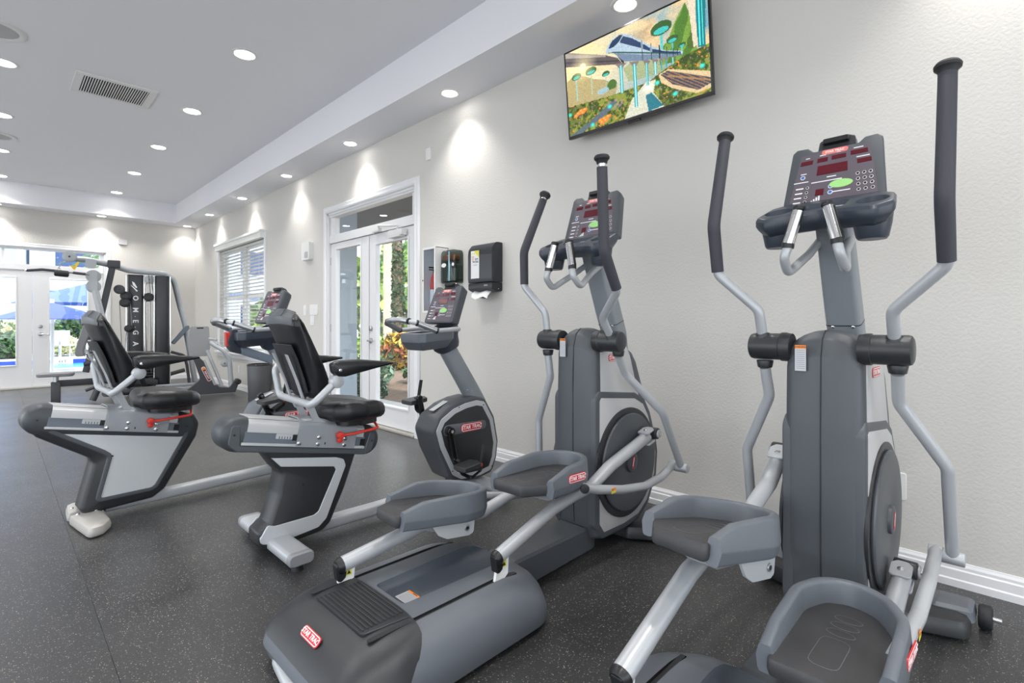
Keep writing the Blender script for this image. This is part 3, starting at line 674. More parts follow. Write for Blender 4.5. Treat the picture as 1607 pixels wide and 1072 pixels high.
    cs = [G(blue_grey).cyl((.015, y, 1.548), (.015, y, 1.62), .042, .052, n=24).ob('cut', ang=0) for y in (-.145, .145)]
    cs.append(G(blue_grey).slab(rounded(rect(.10, .15, .03, 0), .02, 4), [(1.57, .006), (1.62, 0)]).ob('cut', ang=0)); carve(tr, cs)
    for v_ in tr.data.vertices: v_.co.z += .42*(v_.co.x-.05)
    for sg in (-1, 1):
        g = G(blue_grey); g.lathe((.015, sg*.145, 1.522), (0, 0, -1), [(0, .058), (.03, .055), (.075, .046), (.083, .040), (.083, .001)], 24); g.ob('cup_holder', tr)
    g = G(label_grey); g.box((.045, -.03, 1.5705), (.035, .075, .001), rot=MX.Rotation(R(-22), 3, 'Y')); g.ob('instruction_label', tr, ang=0)
    # ---- fixed hand grips
    for sg in (-1, 1):
        g = G(silver_paint); g.tube([(.17, sg*.052, 1.47), (.06, sg*.058, 1.41), (-.07, sg*.088, 1.335), (-.125, sg*.084, 1.385), (-.113, sg*.072, 1.43)], .0155, n=14, fil=.035); hg = g.ob('hand_grip', root)
        g = G(black_pl); g.cyl((-.1145, sg*.0745, 1.418), (-.1135, sg*.073, 1.434), .0195, n=16); g.m(chrome); g.cyl((-.1135, sg*.073, 1.434), (-.102, sg*.044, 1.545), .0185, n=18); g.m(black_pl); g.cyl((-.102, sg*.044, 1.545), (-.101, sg*.042, 1.562), .0195, n=16, bev=.005)
        g.m(black_pl); d_ = .0102*sg
        g.cyl((-.1125, sg*.073+d_, 1.434), (-.101, sg*.044+d_, 1.545), .0115, n=12); g.ob('pulse_sensor', hg)
    # ---- swinging arms
    piv = V((.038, 0, 1.071))
    for sg, key in ((-1, 'R'), (1, 'L')):
        a = ph['hand'][key]; ca, sa = math.cos(a), math.sin(a)
        w_ = lambda n_: (piv.x+HND[n_][0]*ca+HND[n_][2]*sa, sg*HND[n_][1], piv.z-HND[n_][0]*sa+HND[n_][2]*ca)
        q = lambda t, n1, n2: tuple(V(w_(n1)).lerp(V(w_(n2)), t))
        g = G(dark_shroud2); g.lathe((piv.x, sg*.10, piv.z), (0, sg, 0), [(.005, .050), (.016, .051), (.024, .054), (.040, .054), (.043, .050), (.139, .050), (.148, .047), (.153, .038), (.154, .001)], 32)
        g.m(dark_shroud2); g.cyl(V(w_('e'))*1.0+V((0, 0, -.02)), V(w_('e'))+V((0, 0, .022)), .026, .024, n=20, bev=.004)
        g.cyl(V(w_('d'))+V((0, 0, .03)), V(w_('d'))+V((0, 0, -.0)), .030, .026, n=20, bev=.004); g.ob('pivot_housing', root)
        g = G(silver_paint); g.tube([w_('e'), w_('B'), w_('C'), q(.5, 'C', 'E')], .0185, n=16, fil=[0, .055, .05, 0]); arm = g.ob('swing_arm', root)
        g = G(silver_paint); g.tube([w_('d'), w_('G'), w_('H'), w_('I')], .0195, n=16, fil=.075); 
        i_ = V(w_('I')); g.cyl(i_+V((0, -sg*.038, 0)), i_+V((0, sg*.035, 0)), .024, n=20, bev=.004); g.ob('lower_swing_arm', arm)
        f0 = V(w_('C')).lerp(V(w_('E')), .06)
        top = q(.93, 'E', 'F') if key in ph.get('collar', '') else q(.985, 'E', 'F')
        g = G(foam); g.tube([tuple(f0), w_('E'), top], [.0225, .0235, .0225], n=20, fil=[0, .09, 0]); g.ob('foam_grip', arm)
        F = V(w_('F')); D = (F-V(w_('E'))).normalized()
        g = G(chrome); g.cyl(F-D*.05, F, .0175, n=16); g.ob('collar', arm)
        g = G(black_rub); g.lathe(F-D*.012, D, [(0, .022), (.01, .024), (.018, .032), (.026, .033), (.034, .028), (.037, .001)], 24); g.ob('end_cap', arm)
        # link from pedal to lower swing arm
        I = V(w_('I')); L = ph['link'][key]
        g = G(silver_paint); g.tube(L+[(I.x+.005, sg*.272, I.z+.012)], .0205, n=16, fil=.10)
        g.cyl((I.x, sg*.25, I.z+.005), (I.x, sg*.292, I.z+.005), .027, n=20, bev=.004); g.m(dark_shroud2)
        g.cyl(V(L[0])+V((-.006, sg*.012, 0)), V(L[0])+V((-.012, sg*.022, 0)), .020, n=18, bev=.003); lk = g.ob('link_arm', root)
        m1 = V(L[1]).lerp(V(L[2]), .45)
        g = G(orange_ink); g.T = MX.Translation(m1+V((0, sg*.0212, 0))); g.slab(rect(.034, .011, 0, .006), [(0, 0), (sg*.001, 0)], XZ); g.m(yellow_ink); g.slab(rect(.034, .010, 0, -.006), [(0, 0), (sg*.001, 0)], XZ); g.m(black_pl)
        g.slab([(-.012, .003), (-.002, .003), (-.007, .010)], [(0, 0), (sg*.0015, 0)], XZ); g.ob('sticker', lk, ang=0)
        # pedal arm
        P = ph['arm'][key]
        g = G(silver_paint); g.tube([(a_, sg*b_, c_) for a_, b_, c_, r_ in P], [p[3] for p in P], n=18, fil=.09, seg=6)
        pa = g.ob('pedal_arm', root)
        c0, c1 = V((P[0][0], sg*P[0][1], P[0][2])), V((P[1][0], sg*P[1][1], P[1][2])); D = (c0-c1).normalized()
        g = G(black_pl); g.lathe(c0-D*.004, D, [(0, P[0][3]+.0015), (.012, P[0][3]+.001), (.022, P[0][3]-.006), (.027, .001)], 22)
        g.slab(rounded([(-.027, .012), (.024, .012), (.014, -.045), (-.004, -.058), (-.018, -.05)], .01, 3), [(-.017, .004), (-.012, 0), (.012, 0), (.017, .004)], XZ, lambda v: v+c0+V((.0, 0, 0))); g.ob('arm_end_cap', pa)
        g = G(plast_white); g.slab([(c0.x-.004, c0.z-.02), (c0.x+.055, c0.z-.005), (c0.x+.050, .205), (c0.x+.01, .175), (c0.x-.02, .175)], [(c0.y-.006, 0), (c0.y+.006, 0)], XZ)
        g.m(yellow_ink); g.slab(rect(.022, .026, c0.x+.028, c0.z-.03), [(c0.y-.0075, 0), (c0.y+.0075, 0)], XZ); g.m(black_pl); g.slab([(c0.x+.020, c0.z-.038), (c0.x+.036, c0.z-.038), (c0.x+.028, c0.z-.024)], [(c0.y-.0082, 0), (c0.y+.0082, 0)], XZ)
        g.ob('roller_bracket', pa, ang=0)
        e1, e0 = V((P[-1][0], sg*P[-1][1], P[-1][2])), V((P[-2][0], sg*P[-2][1], P[-2][2])); D = (e1-e0).normalized()
        fx = D; fz = fx.cross(V((0, 1, 0))).normalized(); fz = fz if fz.z > 0 else -fz
        g = G(silver_paint); g.T = frame(e1, fx, V((0, 1, 0)))
        sN = 1 if g.T.col[2].z > 0 else -1
        for h in (.026, -.034): g.slab(rounded([(-.035, -.032), (.028, -.032), (.045, -.015), (.045, .015), (.028, .032), (-.035, .032)], .012, 4), [(h*sN, .002), (h*sN+.002, 0), (h*sN+.008, 0), (h*sN+.01, .002)])
        g.m(chrome); g.lathe((.0, 0, .034*sN), (0, 0, sN), [(0, .012), (.004, .011), (.007, .006), (.008, .001)], 14)
        fk = g.ob('crank_fork', pa)
        B_ = e1+D*.052
        g = G(dark_shroud2); g.cyl((B_.x, sg*.165, B_.z), (B_.x, sg*.235, B_.z), .030, n=24, bev=.005); g.m(silver_paint); g.cyl((B_.x, sg*.235, B_.z), (B_.x, sg*.243, B_.z), .022, n=20, bev=.003); g.m(chrome); g.cyl((B_.x, sg*.243, B_.z), (B_.x, sg*.247, B_.z), .008, n=12); g.ob('crank_boss', root)
        pd = ph['pedal'][key]
        pedal(root, pd[0], pd[1], sg, pd[2], pd[3], True, pd[4] if len(pd) > 4 else .15)
    return root
r1, r2 = .0265, .0295
E1 = elliptical('elliptical_trainer', (2.05, 1.58, 0), 0, 'grey elliptical trainer in the middle, its whole long base in view, left of the other',
    dict(hand=dict(R=-.30, L=.239), collar='RL',
         link=dict(R=[(-.30, -.275, .462), (-.20, -.282, .432), (0, -.282, .385), (.20, -.28, .355), (.37, -.275, .362)], L=[(-.62, .275, .36), (-.45, .282, .33), (-.2, .28, .27), (0, .278, .24)]),
         arm=dict(R=[(-.725, .195, .280, r1), (-.40, .193, .378, r1), (-.25, .19, .398, r1), (-.12, .19, .408, .0275), (.03, .19, .470, r2), (.365, .195, .560, r2)],
                  L=[(-1.153, .195, .264, .029), (-.78, .195, .312, .030), (-.64, .195, .303, .029), (-.46, .195, .272, .028), (-.26, .195, .315, .025), (.02, .195, .372, .025), (.10, .195, .34, .025)]),
         pedal=dict(R=(-.605, .520, 3, -4), L=(-1.005, .442, 7, -4))))
E2 = elliptical('elliptical_trainer', (2.039, .484, 0), -.91, 'grey elliptical trainer at the right edge of the photo, cut off at the bottom',
    dict(hand=dict(R=-.118, L=.060), collar='',
         link=dict(R=[(-.50, -.285, .345), (-.40, -.285, .335), (-.15, -.285, .305), (.06, -.285, .325)], L=[(-.40, .275, .46), (-.2, .28, .40), (0, .28, .34), (.12, .278, .29)]),
         arm=dict(R=[(-1.06, .195, .258, .028), (-.76, .195, .285, .026), (-.62, .195, .280, .026), (-.30, .195, .215, .026), (.0, .195, .19, r2), (.21, .195, .262, r2)],
                  L=[(-.954, .195, .287, .029), (-.60, .195, .42, .029), (-.48, .195, .44, .027), (-.2, .19, .47, .027), (.04, .19, .545, r2), (.17, .195, .615, r2)]),
         pedal=dict(R=(-.735, .357, 2, -1, .172), L=(-.80, .613, 12, -5))))
# ------------------------------------------------------------ recumbent bikes
def recumbent(name, loc, yaw, label, variant):
    root = empty(name, loc, R(yaw), label=label, category='recumbent bike', group='recumbent exercise bikes')
    RT = frame((-.205, 0, .627), (1, 0, -.198), (0, 0, 1)); LEN = .678; H = .084
    # base beam and stabilisers
    g = G(silver_paint)
    for_ring = lambda x, zc: [(x, a, zc+b) for a, b in rounded(rect(.078, .066), .022, 4)]
    g.rings([for_ring(.08, .062), for_ring(.5, .060), for_ring(1.30, .068)]); bb = g.ob('base_beam', root)
    for x, hw in ((-.02, .35), (1.34, .34)):
        g = G(silver_paint if variant == 'B' else mat('cast_silver', '#b3b0ab', .4, metal=.2))
        if variant == 'B' or x > 1:
            rs = []
            for y in (-hw+.012, -.12, .12, hw-.012): rs.append([(x+a, y, .064+b) for a, b in rounded(rect(.118, .058), .027, 4)])
            g.rings(rs); st = g.ob('rear_stabiliser' if x < 1 else 'front_stabiliser', root)
            for sg in (-1, 1):
                g = G(mat('cap_grey_plastic', '#8b8d91', .45)); g.slab(rounded(rect(.120, .060, x, .064), .028, 4), [(sg*(hw-.03), 0), (sg*(hw-.006), 0), (sg*hw, .006)], XZ); g.ob('end_cap', st)
                g = G(black_rub); g.cyl((x, sg*(hw-.055), 0), (x, sg*(hw-.055), .036), .028, .020, n=14); g.ob('rubber_foot', st)
        else:
            for sg in (-1, 1):
                g.slab(rounded([(x-.07, sg*.02), (x+.085, sg*.02), (x+.08, sg*(.26 if sg < 0 else .15)), (x+.03, sg*(.35 if sg < 0 else .22)), (x-(.045 if sg < 0 else .04), sg*(.365 if sg < 0 else .23)), (x-.058, sg*(.20 if sg < 0 else .12))], [.02, .02, .06, .05, .03, .06], 4), [(.004, .012), (.012, .003), (.03, 0), (.055, .008), (.066, .03)])
                g.m(black_rub); g.cyl((x, sg*.16, 0), (x, sg*.16, .02), .03, n=12); g.m(chrome); g.ball((x+.045, sg*.075, .067), .009, 8); g.ball((x-.035, sg*.075, .067), .009, 8); g.m(MATS['cast_silver'])
            g.ob('rear_stabiliser', root)
    # seat rail
    cap = [(0, H)]
    body = [(H*math.cos(a), H*math.sin(a)) for a in [PI/2+PI*i/12 for i in range(13)]]+[(LEN+H*math.cos(a), H*math.sin(a)) for a in [-PI/2+PI*i/12 for i in range(13)]]
    g = G(mat('rail_cap_plastic', '#3a3e43', .42)); g.T = RT; g.slab(body, [(-.088, .030), (-.082, .014), (-.07, .003), (-.055, 0), (.055, 0), (.07, .003), (.082, .014), (.088, .030)]); rail = g.ob('seat_rail', root)
    g = G(silver_panel); g.T = RT
    pr = rounded([(-.094, .018), (.094, .018), (.094, .062), (.06, .0885), (-.06, .0885), (-.094, .062)], [0, 0, .02, .03, .03, .02], 4)
    g.rings([[(x, b, a) for a, b in pr] for x in (.028, LEN-.03)]); g.ob('rail_cover', rail)
    g = G(mat('rail_slot_grey', '#6b737d', .4, metal=.2)); g.T = RT; g.box2((.02, -.034, -.0905), (LEN-.02, .02, .0905)); g.ob('rail_slot', rail, ang=0)
    g = G(silver_panel); g.T = RT; g.box2((.012, -.046, -.0965), (LEN-.012, -.032, .0965), .003); g.ob('rail_ledge', rail, ang=0)
    g = G(dark_shroud); g.T = RT
    if variant == 'B':
        for s_ in (-1, 1): g.slab(rounded([(-.045, .045), (-.045, -.05), (0, -.078), (LEN+.0, -.078), (LEN+.045, -.05), (LEN+.045, .045), (LEN+.01, .045), (LEN-.005, -.046), (.01, -.046), (-.005, .045)], [.03, .04, .03, .03, .04, .03, 0, 0, 0, 0], 4), [(s_*.07, 0), (s_*.088, 0), (s_*.0915, .004)])
    g.ob('rail_side_trim', rail, ang=0) if variant == 'B' else None
    g = G(label_grey); g.T = RT
    for s_ in (-1, 1):
        g.slab(rounded(rect(.115, .026, .225, .004), .004, 2), [(s_*.0895, 0), (s_*.0912, 0)]); g.m(black_pl)
        for i in range(7): g.slab(rect(.003, .012, .185+i*.0135, -.002), [(s_*.0905, 0), (s_*.0918, 0)])
        g.slab(rect(.022, .03, .262, .0), [(s_*.0905, 0), (s_*.0925, 0)]); g.slab(rect(.03, .036, LEN-.028, -.010), [(s_*.0905, 0), (s_*.0915, 0)]); g.m(label_grey)
    g.ob('position_scale', rail, ang=0, kind='stuff')
    for s_ in (-1, 1):
        for x in (-.025, LEN+.03): g = G(black_rub); g.T = RT; g.cyl((x, 0, s_*.0885 if variant == 'A' else s_*.092), (x, 0, s_*.093), .0055, n=10); g.ob('screw_hole', rail, ang=0)
    # carriage
    g = G(mat('carriage_grey', '#989ca1', .38, metal=.25)); g.T = RT
    pr = rounded([(-.101, -.045), (-.096, -.045), (-.096, .07), (-.055, .093), (.055, .093), (.096, .07), (.096, -.045), (.101, -.045), (.101, .075), (.06, .099), (-.06, .099), (-.101, .075)], [0, 0, .02, .02, .02, .02, 0, 0, .02, .02, .02, .02], 3)
    g.rings([[(x, b, a) for a, b in pr] for x in (.272, .60)])
    cr = g.ob('seat_carriage', root)
    for s_ in (-1, 1):
        for x, y in ((.285, -.026), (.385, -.026), (.385, .008), (.535, -.026), (.535, .008)): g = G(chrome); g.T = RT; g.lathe((x, y, s_*.101), (0, 0, s_), [(0, .011), (.004, .011), (.006, .007), (.012, .007), (.013, .001)], 10); g.ob('bolt', cr)
    g = G(black_pl); g.T = RT
    for s_ in (-1, 1):
        g.slab(rect(.006, .012, .425, -.022), [(s_*.1008, 0), (s_*.1018, 0)])
    g.ob('plate_slot', cr, ang=0)
    # release lever, red loop running round the front of the seat
    g = G(red_pl); g.tube([(.283, -.125, .557), (.345, -.135, .556), (.50, -.14, .567), (.525, -.06, .588), (.525, .06, .588), (.50, .14, .567), (.345, .135, .556), (.283, .125, .557)], .0075, n=10, fil=.03)
    for s_ in (-1, 1): g.cyl((.283, s_*.105, .557), (.283, s_*.138, .557), .019, n=18, bev=.004); g.cyl((.283, s_*.105, .530), (.283, s_*.128, .530), .015, n=14, bev=.004)
    lv = g.ob('release_lever', root)
    # seat frame bars
    g = G(silver_paint)
    for s_ in (-1, 1):
        bar = pathpts([(.120, s_*.080, .77), (.175, s_*.075, .635), (.245, s_*.075, .592), (.33, s_*.075, .600), (.43, s_*.075, .628)], .07, 5)
        g.sweep(bar, [(-.008, -.020), (.008, -.020), (.008, .020), (-.008, .020)], up=(.45, 0, .9))
    g.ob('seat_frame', root)
    # seat pad
    g = G(vinyl); so = rounded([(.235, -.15), (.285, -.200), (.40, -.205), (.50, -.165), (.565, -.115), (.582, 0), (.565, .115), (.50, .165), (.40, .205), (.285, .200), (.235, .15), (.225, 0)], .07, 5)
    def sf(q):
        t = (q.z-.63)/.1; dz = .020*math.cos(min(1, abs(q.y)/.2)*PI)*-.7 - .055*(q.x-.4)-.10*max(0, q.x-.50)
        return (q.x, q.y, q.z+dz*(.4+.6*max(0, min(1, t))))
    st = [(.622, .05), (.628, .02), (.642, .004), (.662, -.002), (.690, 0), (.708, .008), (.720, .022), (.727, .045), (.730, .070)]
    g.slab(so, st, XY, sf); seat = g.ob('seat_pad', root, ang=60)
    g = G(black_pl); g.slab(offset(so, .045), [(.602, .0), (.627, 0)], XY, lambda v: (v.x, v.y, v.z-.05*(v.x-.4))); g.ob('seat_pan', seat)
    # backrest
    fr = [(.035, 1.222), (.060, 1.170), (.093, 1.094), (.128, 1.025), (.172, .94), (.20, .87), (.205, .82), (.185, .775)]
    rr = [(.125, .765), (.100, .86), (.080, .93), (.05, 1.02), (.020, 1.10), (.002, 1.15), (.0, 1.195), (.018, 1.228)]
    def bowf(q):
        hw_ = 1-.16*max(0, min(1, (1.15-q.z)/.3))*1 + .0
        k_ = (abs(q.y)/.175)
        x = q.x+.022*(k_**2)-.008
        return (x, q.y*hw_*(1-.22*max(0, (q.z-1.19)/.04)), q.z-.018*k_**3*max(0, min(1, (q.z-1.1)/.1)))
    ws = .182; st = [(-ws, .022), (-ws+.006, .010), (-ws+.02, .002), (-ws+.05, 0), (-.08, 0), (-.04, 0), (0, 0), (.04, 0), (.08, 0), (ws-.05, 0), (ws-.02, .002), (ws-.006, .010), (ws, .022)]
    g = G(vinyl); g.slab(rounded(fr+rr, [.02, .02, .03, .03, .03, .03, .03, .02, .02, .03, .03, .03, .03, .03, .02, .02], 3), st, XZ, bowf); bk = g.ob('backrest', root, ang=60)
    # moulded headrest shell with fine ribs at the back of the top
    g = G(dark_shroud); shell = rounded([(.034, 1.231), (.020, 1.236), (-.010, 1.197), (-.008, 1.155), (.004, 1.150), (.006, 1.19)], .006, 2)
    g.slab(shell, [(-ws*.93, .002), (-ws*.9, 0), (-.08, 0), (0, 0), (.08, 0), (ws*.9, 0), (ws*.93, .002)], XZ, bowf)
    for i in range(6):
        t = i/5; x, z = .0145-.024*t, 1.232-.033*t
        g.box((x-.002, 0, z), (.003, .16, .0028))
    g.ob('headrest_shell', bk)
    # hollow at the back, framed by the silver supports
    g = G(black_rub); g.slab(rounded([(.098, .80), (.078, .875), (.044, .98), (.016, 1.05), (.020, 1.052), (.052, .98), (.088, .875), (.108, .80)], .004, 1), [(-.125, .002), (-.12, 0), (.12, 0), (.125, .002)], XZ, lambda q: (q.x-.006+.018*(abs(q.y)/.175)**2, q.y, q.z)); g.ob('back_shell', bk)
    for s_ in (-1, 1): g = G(silver_paint); g.sweep(pathpts([(.012, s_*.085, 1.0), (.068, s_*.08, .86), (.105, s_*.08, .75), (.13, s_*.08, .70)], .04, 3), [(-.012, -.005), (.012, -.005), (.012, .005), (-.012, .005)], up=(-.9, 0, .4)); g.ob('back_support', root)
    # arm tubes, rests
    for s_ in (-1, 1):
        g = G(silver_paint)
        if s_ < 0: g.tube([(.178, -.285, .868), (.060, -.278, .760), (.078, -.10, .757), (.092, .21, .757), (.072, .225, .90), (.10, .24, .93)], .0185, n=16, fil=.045)
        else: g.tube([(.075, .225, .89), (.12, .262, .90), (.178, .285, .868)], .0175, n=14, fil=.03)
        g.cyl((.180, s_*.262, .868), (.180, s_*.308, .868), .033, n=26, bev=.005); at = g.ob('arm_tube', root)
        g = G(vinyl); ar = rounded([(.150, .958), (.185, .972), (.31, .972), (.49, .951), (.497, .940), (.37, .918), (.22, .890), (.178, .893), (.158, .915)], [.015, .02, .05, .008, .008, .03, .02, .015, .02], 4)
        g.slab(ar, [(s_*.285-.032, .010), (s_*.285-.026, .002), (s_*.285-.018, 0), (s_*.285+.018, 0), (s_*.285+.026, .002), (s_*.285+.032, .010)], XZ)
        ao = g.ob('armrest', root, ang=50)
        g = G(chrome); g.lathe((.185, s_*.317, .925), (0, s_, 0), [(0, .009), (.003, .008), (.004, .001)], 14); g.ob('pivot_bolt', ao)
    # pedestal
    hwP = .080
    edge = [(-hwP, .020), (-hwP+.008, .007), (-hwP+.022, 0), (hwP-.022, 0), (hwP-.008, .007), (hwP, .020)]
    if variant == 'B':
        ped = rounded([(-.09, .565), (-.086, .515), (-.029, .43), (-.004, .405), (-.022, .30), (-.067, .165), (-.118, .128), (-.118, .07), (-.073, .028), (.06, .034), (.211, .052), (.255, .085), (.335, .25), (.404, .435), (.42, .53)], [0, .02, .02, .03, .05, .03, .02, .03, .03, .03, .03, .05, .05, .05, 0], 4)
        g = G(dark_shroud2); g.slab(ped, edge, XZ); pe = g.ob('pedestal', root)
        band = [(-.058, .490), (.28, .432), (.322, .415), (.334, .378), (.224, .118), (.180, .082), (-.04, .058), (-.108, .078), (-.112, .105), (-.075, .160), (-.04, .150), (.155, .152), (.180, .165), (.278, .365), (.268, .385), (-.014, .440)]
        bo = rounded(band, [.0, .02, .02, .02, .03, .03, .03, .02, .01, .01, .02, .02, .02, .01, .01, 0], 3)
        for s_ in (-1, 1):
            g = G(mat('silver_band', '#c2c5c9', .38, metal=.2)); g.slab(bo, [(s_*(hwP-.006), 0), (s_*(hwP+.0035), 0), (s_*(hwP+.005), .002)], XZ); g.ob('silver_band', pe)
            g = G(black_pl); g.cyl((.10, s_*hwP, .325), (.10, s_*(hwP+.001), .325), .006, n=10); g.ob('screw_hole', pe, ang=0)
    else:
        ped = rounded([(-.285, .64), (-.275, .595), (-.23, .536), (-.13, .466), (0, .375), (.014, .345), (-.047, .09), (-.025, .05), (.06, .055), (.310, .066), (.375, .110), (.553, .410), (.572, .50), (.545, .56)], [.03, .03, .04, .06, .04, .03, .02, .02, .03, .04, .05, .06, .06, .03], 4)
        g = G(dark_shroud2); g.slab(ped, edge, XZ); pe = g.ob('pedestal', root)
        inner = rounded([(-.182, .594), (-.165, .570), (.065, .414), (.098, .385), (.100, .360), (.046, .136), (.295, .138), (.315, .150), (.478, .440), (.478, .466)], [.012, .02, .03, .03, .03, .01, .03, .03, .03, .02], 4)
        for s_ in (-1, 1):
            g = G(mat('side_mirror_panel', '#d6d9dc', .30, metal=.35)); g.slab(inner, [(s_*(hwP-.004), 0), (s_*(hwP+.001), 0)], XZ); g.ob('silver_panel', pe)
            g = G(dark_shroud); n = len(inner); io = offset(inner, -.004); rs = []
            lip = [(hwP-.002, 0), (hwP+.007, -.001), (hwP+.008, -.006), (hwP+.006, -.020), (hwP-.006, -.030)]
            ringsL = [[(a, s_*h_, b) for a, b in offset(inner, d_)] for h_, d_ in lip]
            g.rings(ringsL, cap=False); g.ob('panel_border', pe)
            g = G(black_pl)
            for x, z in ((.088, .372), (.435, .335), (.362, .17)): g.cyl((x+.012, s_*(hwP+.006), z), (x+.012, s_*(hwP+.009), z), .0055, n=10)
            g.ob('screw_hole', pe, ang=0)
    # front shroud
    ro = rounded([(1.271, .650), (1.17, .640), (1.065, .613), (.962, .555), (.918, .478), (.955, .355), (1.055, .165), (1.13, .120), (1.30, .112), (1.41, .130), (1.452, .22), (1.468, .329), (1.430, .502), (1.347, .632)], .05, 4)
    bo_ = offset(ro, -.012)
    bd = [(-.105, .016), (-.10, .006), (-.088, 0), (.088, 0), (.10, .006), (.105, .016)]
    g = G(dark_shroud if variant == 'B' else mid_plastic); g.slab(bo_, bd, XZ); fs = g.ob('drive_shroud', root)
    for s_ in (-1, 1):
        g = G(MATS.get('silver_band') or mat('silver_band', '#c2c5c9', .38, metal=.2)); g.slab(offset(ro, .012), [(s_*.10, 0), (s_*.108, 0), (s_*.1095, .002)], XZ); rg = g.ob('shroud_ring', fs)
        g = G(dark_shroud2); g.slab(offset(ro, .046), [(s_*.105, 0), (s_*.1115, 0), (s_*.113, .003)], XZ); g.ob('shroud_plate', fs)
        g = G(mid_plastic); T_ = frame((1.018, s_*.113, .470), (1, 0, .0), (0, 0, 1)); 
        g.slab(rounded([(.985, .435), (1.052, .435), (1.34, .438), (1.352, .465), (1.34, .496), (1.052, .505), (.985, .505)], [.035, .03, .028, .02, .028, .03, .035], 4), [(s_*.111, 0), (s_*.116, 0), (s_*.118, .003)], XZ); bp = g.ob('badge_plate', fs)
        badge(fs, (1.215, s_*.1185, .468), (-s_, 0, 0), (0, 0, 1), .185)
        g = G(black_pl)
        for x, z in ((1.115, .608), (1.33, .60), (1.433, .45), (1.41, .165), (1.06, .20), (.965, .345)): g.cyl((x, s_*.108, z), (x, s_*.111, z), .0045, n=8)
        g.ob('screw', fs, ang=0)
    g = G(label_grey); 
    g.slab(rect(.13, .05), [(0, 0), (.001, 0)], XY, lambda q: tuple(V((1.03, 0, .6155))+V((q.x*.90, q.y, q.x*.38+q.z)))); g.ob('instruction_label', fs, ang=0)
    # cranks and pedals
    cx, cz = 1.018, .470; ang = math.atan2(-.188, .039) if variant == 'B' else R(115)
    g = G(black_pl); g.cyl((cx, -.135, cz), (cx, .135, cz), .030, n=22, bev=.005); hub = g.ob('crank_hub', root)
    for s_ in (-1, 1):
        a = ang if s_ < 0 else ang+PI; ex_ = V((math.cos(a), 0, math.sin(a))); e = V((cx, s_*.142, cz))+ex_*.19
        g = G(mat('gloss_black', '#0f0f10', .2)); g.tube([(cx, s_*.140, cz), tuple(e)], [.022, .019], n=14, flat=None); g.cyl((cx, s_*.13, cz), (cx, s_*.160, cz), .026, n=20, bev=.004); g.cyl(e+V((0, -s_*.012, 0)), e+V((0, s_*.016, 0)), .020, n=18, bev=.003); g.m(chrome); g.cyl((cx, s_*.160, cz), (cx, s_*.163, cz), .010, n=12); ck = g.ob('crank_arm', root)
        px_, pz_ = e.x+.03, e.z-.028
        g = G(mat('bike_pedal_rubber', '#38393b', .45)); g.slab(rounded([(px_-.075, -.06), (px_+.06, -.06), (px_+.08, 0), (px_+.06, .06), (px_-.075, .06)], .012, 3), [(-.016, .006), (-.010, 0), (.010, 0), (.014, .004)], XY, lambda q: (q.x, q.y+s_*.235, q.z+pz_+.10*(q.x-px_))); g.cyl(e, e+V((0, s_*.05, -.004)), .009, n=10); pdl = g.ob('pedal', root)
        g = G(black_pl); g.sweep(pathpts([(px_-.03, s_*.185, pz_-.012), (px_-.02, s_*.19, pz_-.055), (px_+.03, s_*.23, pz_-.085), (px_+.075, s_*.28, pz_-.03), (px_+.065, s_*.285, pz_+.02), (px_+.085, s_*.285, pz_+.13)], .03, 4), [(-.012, -.0018), (.012, -.0018), (.012, .0018), (-.012, .0018)], up=(.3, s_*.9, .2)); g.m(red_pl); g.box((px_+.068, s_*.283, pz_-.0), (.018, .012, .022), .004); g.ob('pedal_strap', pdl)
    # mast, collar
    g = G(MATS['mast_grey_paint'])
    mr = lambda x, z, w, d: [(x+a, b, z+a*.75) for a, b in rounded(rect(d, w), .03, 4)]
    g.rings([mr(1.375, .585, .085, .100), mr(1.30, .70, .085, .098), mr(1.105, .985, .08, .092), mr(1.085, 1.03, .08, .09)]); ms = g.ob('console_mast', root)
    for x, z in ((1.262, .672), (1.302, .664)): G(chrome).ball((x-.018, -.042, z+.03), .006, 8).ob('bolt', ms)
    g = G(blue_grey); rr_ = lambda x, z, w, d, r_: [(x+a, b, z+a*.45) for a, b in rounded(rect(d, w), r_, 5)]
    g.rings([rr_(1.112, .985, .115, .13, .05), rr_(1.098, 1.005, .14, .155, .06), rr_(1.080, 1.05, .15, .165, .06), rr_(1.068, 1.085, .165, .175, .05), rr_(1.05, 1.13, .19, .15, .03)]); g.ob('mast_collar', root)
    # console pod and tray
    c, T = console(root, (1.068, 0, 1.283), (0, -1, 0), (.10, 0, .25), .275, .305, .262, .080)
    g = G(mid_plastic if variant == 'B' else blue_grey); cupo = rounded([(.80, -.10), (.84, -.13), (1.05, -.12), (1.10, -.08), (1.10, .08), (1.05, .12), (.84, .13), (.80, .10)], .03, 4)
    g.slab(cupo, [(.990, .05), (.995, .04), (1.035, .012), (1.045, .003), (1.09, 0), (1.098, .003), (1.101, .010)], XY, lambda q: (q.x, q.y, q.z+.08*(q.x-.9))); tr = g.ob('accessory_tray', root)
    cc = [G(blue_grey).slab(rounded(rect(.14, .17, .90, 0), .03, 4), [(1.05, .02), (1.14, 0)]).ob('cut', ang=0)]; carve(tr, cc)
    g = G(label_grey); g.box((.955, -.075, 1.104), (.06, .03, .001)); g.ob('instruction_label', tr, ang=0)
    # handlebar loop
    hb = [(1.075, -.15, 1.120), (1.03, -.20, 1.122), (.87, -.205, 1.112), (.745, -.165, 1.160), (.705, -.05, 1.180), (.705, .05, 1.180), (.745, .165, 1.160), (.87, .205, 1.112), (1.03, .20, 1.122), (1.075, .15, 1.120)]
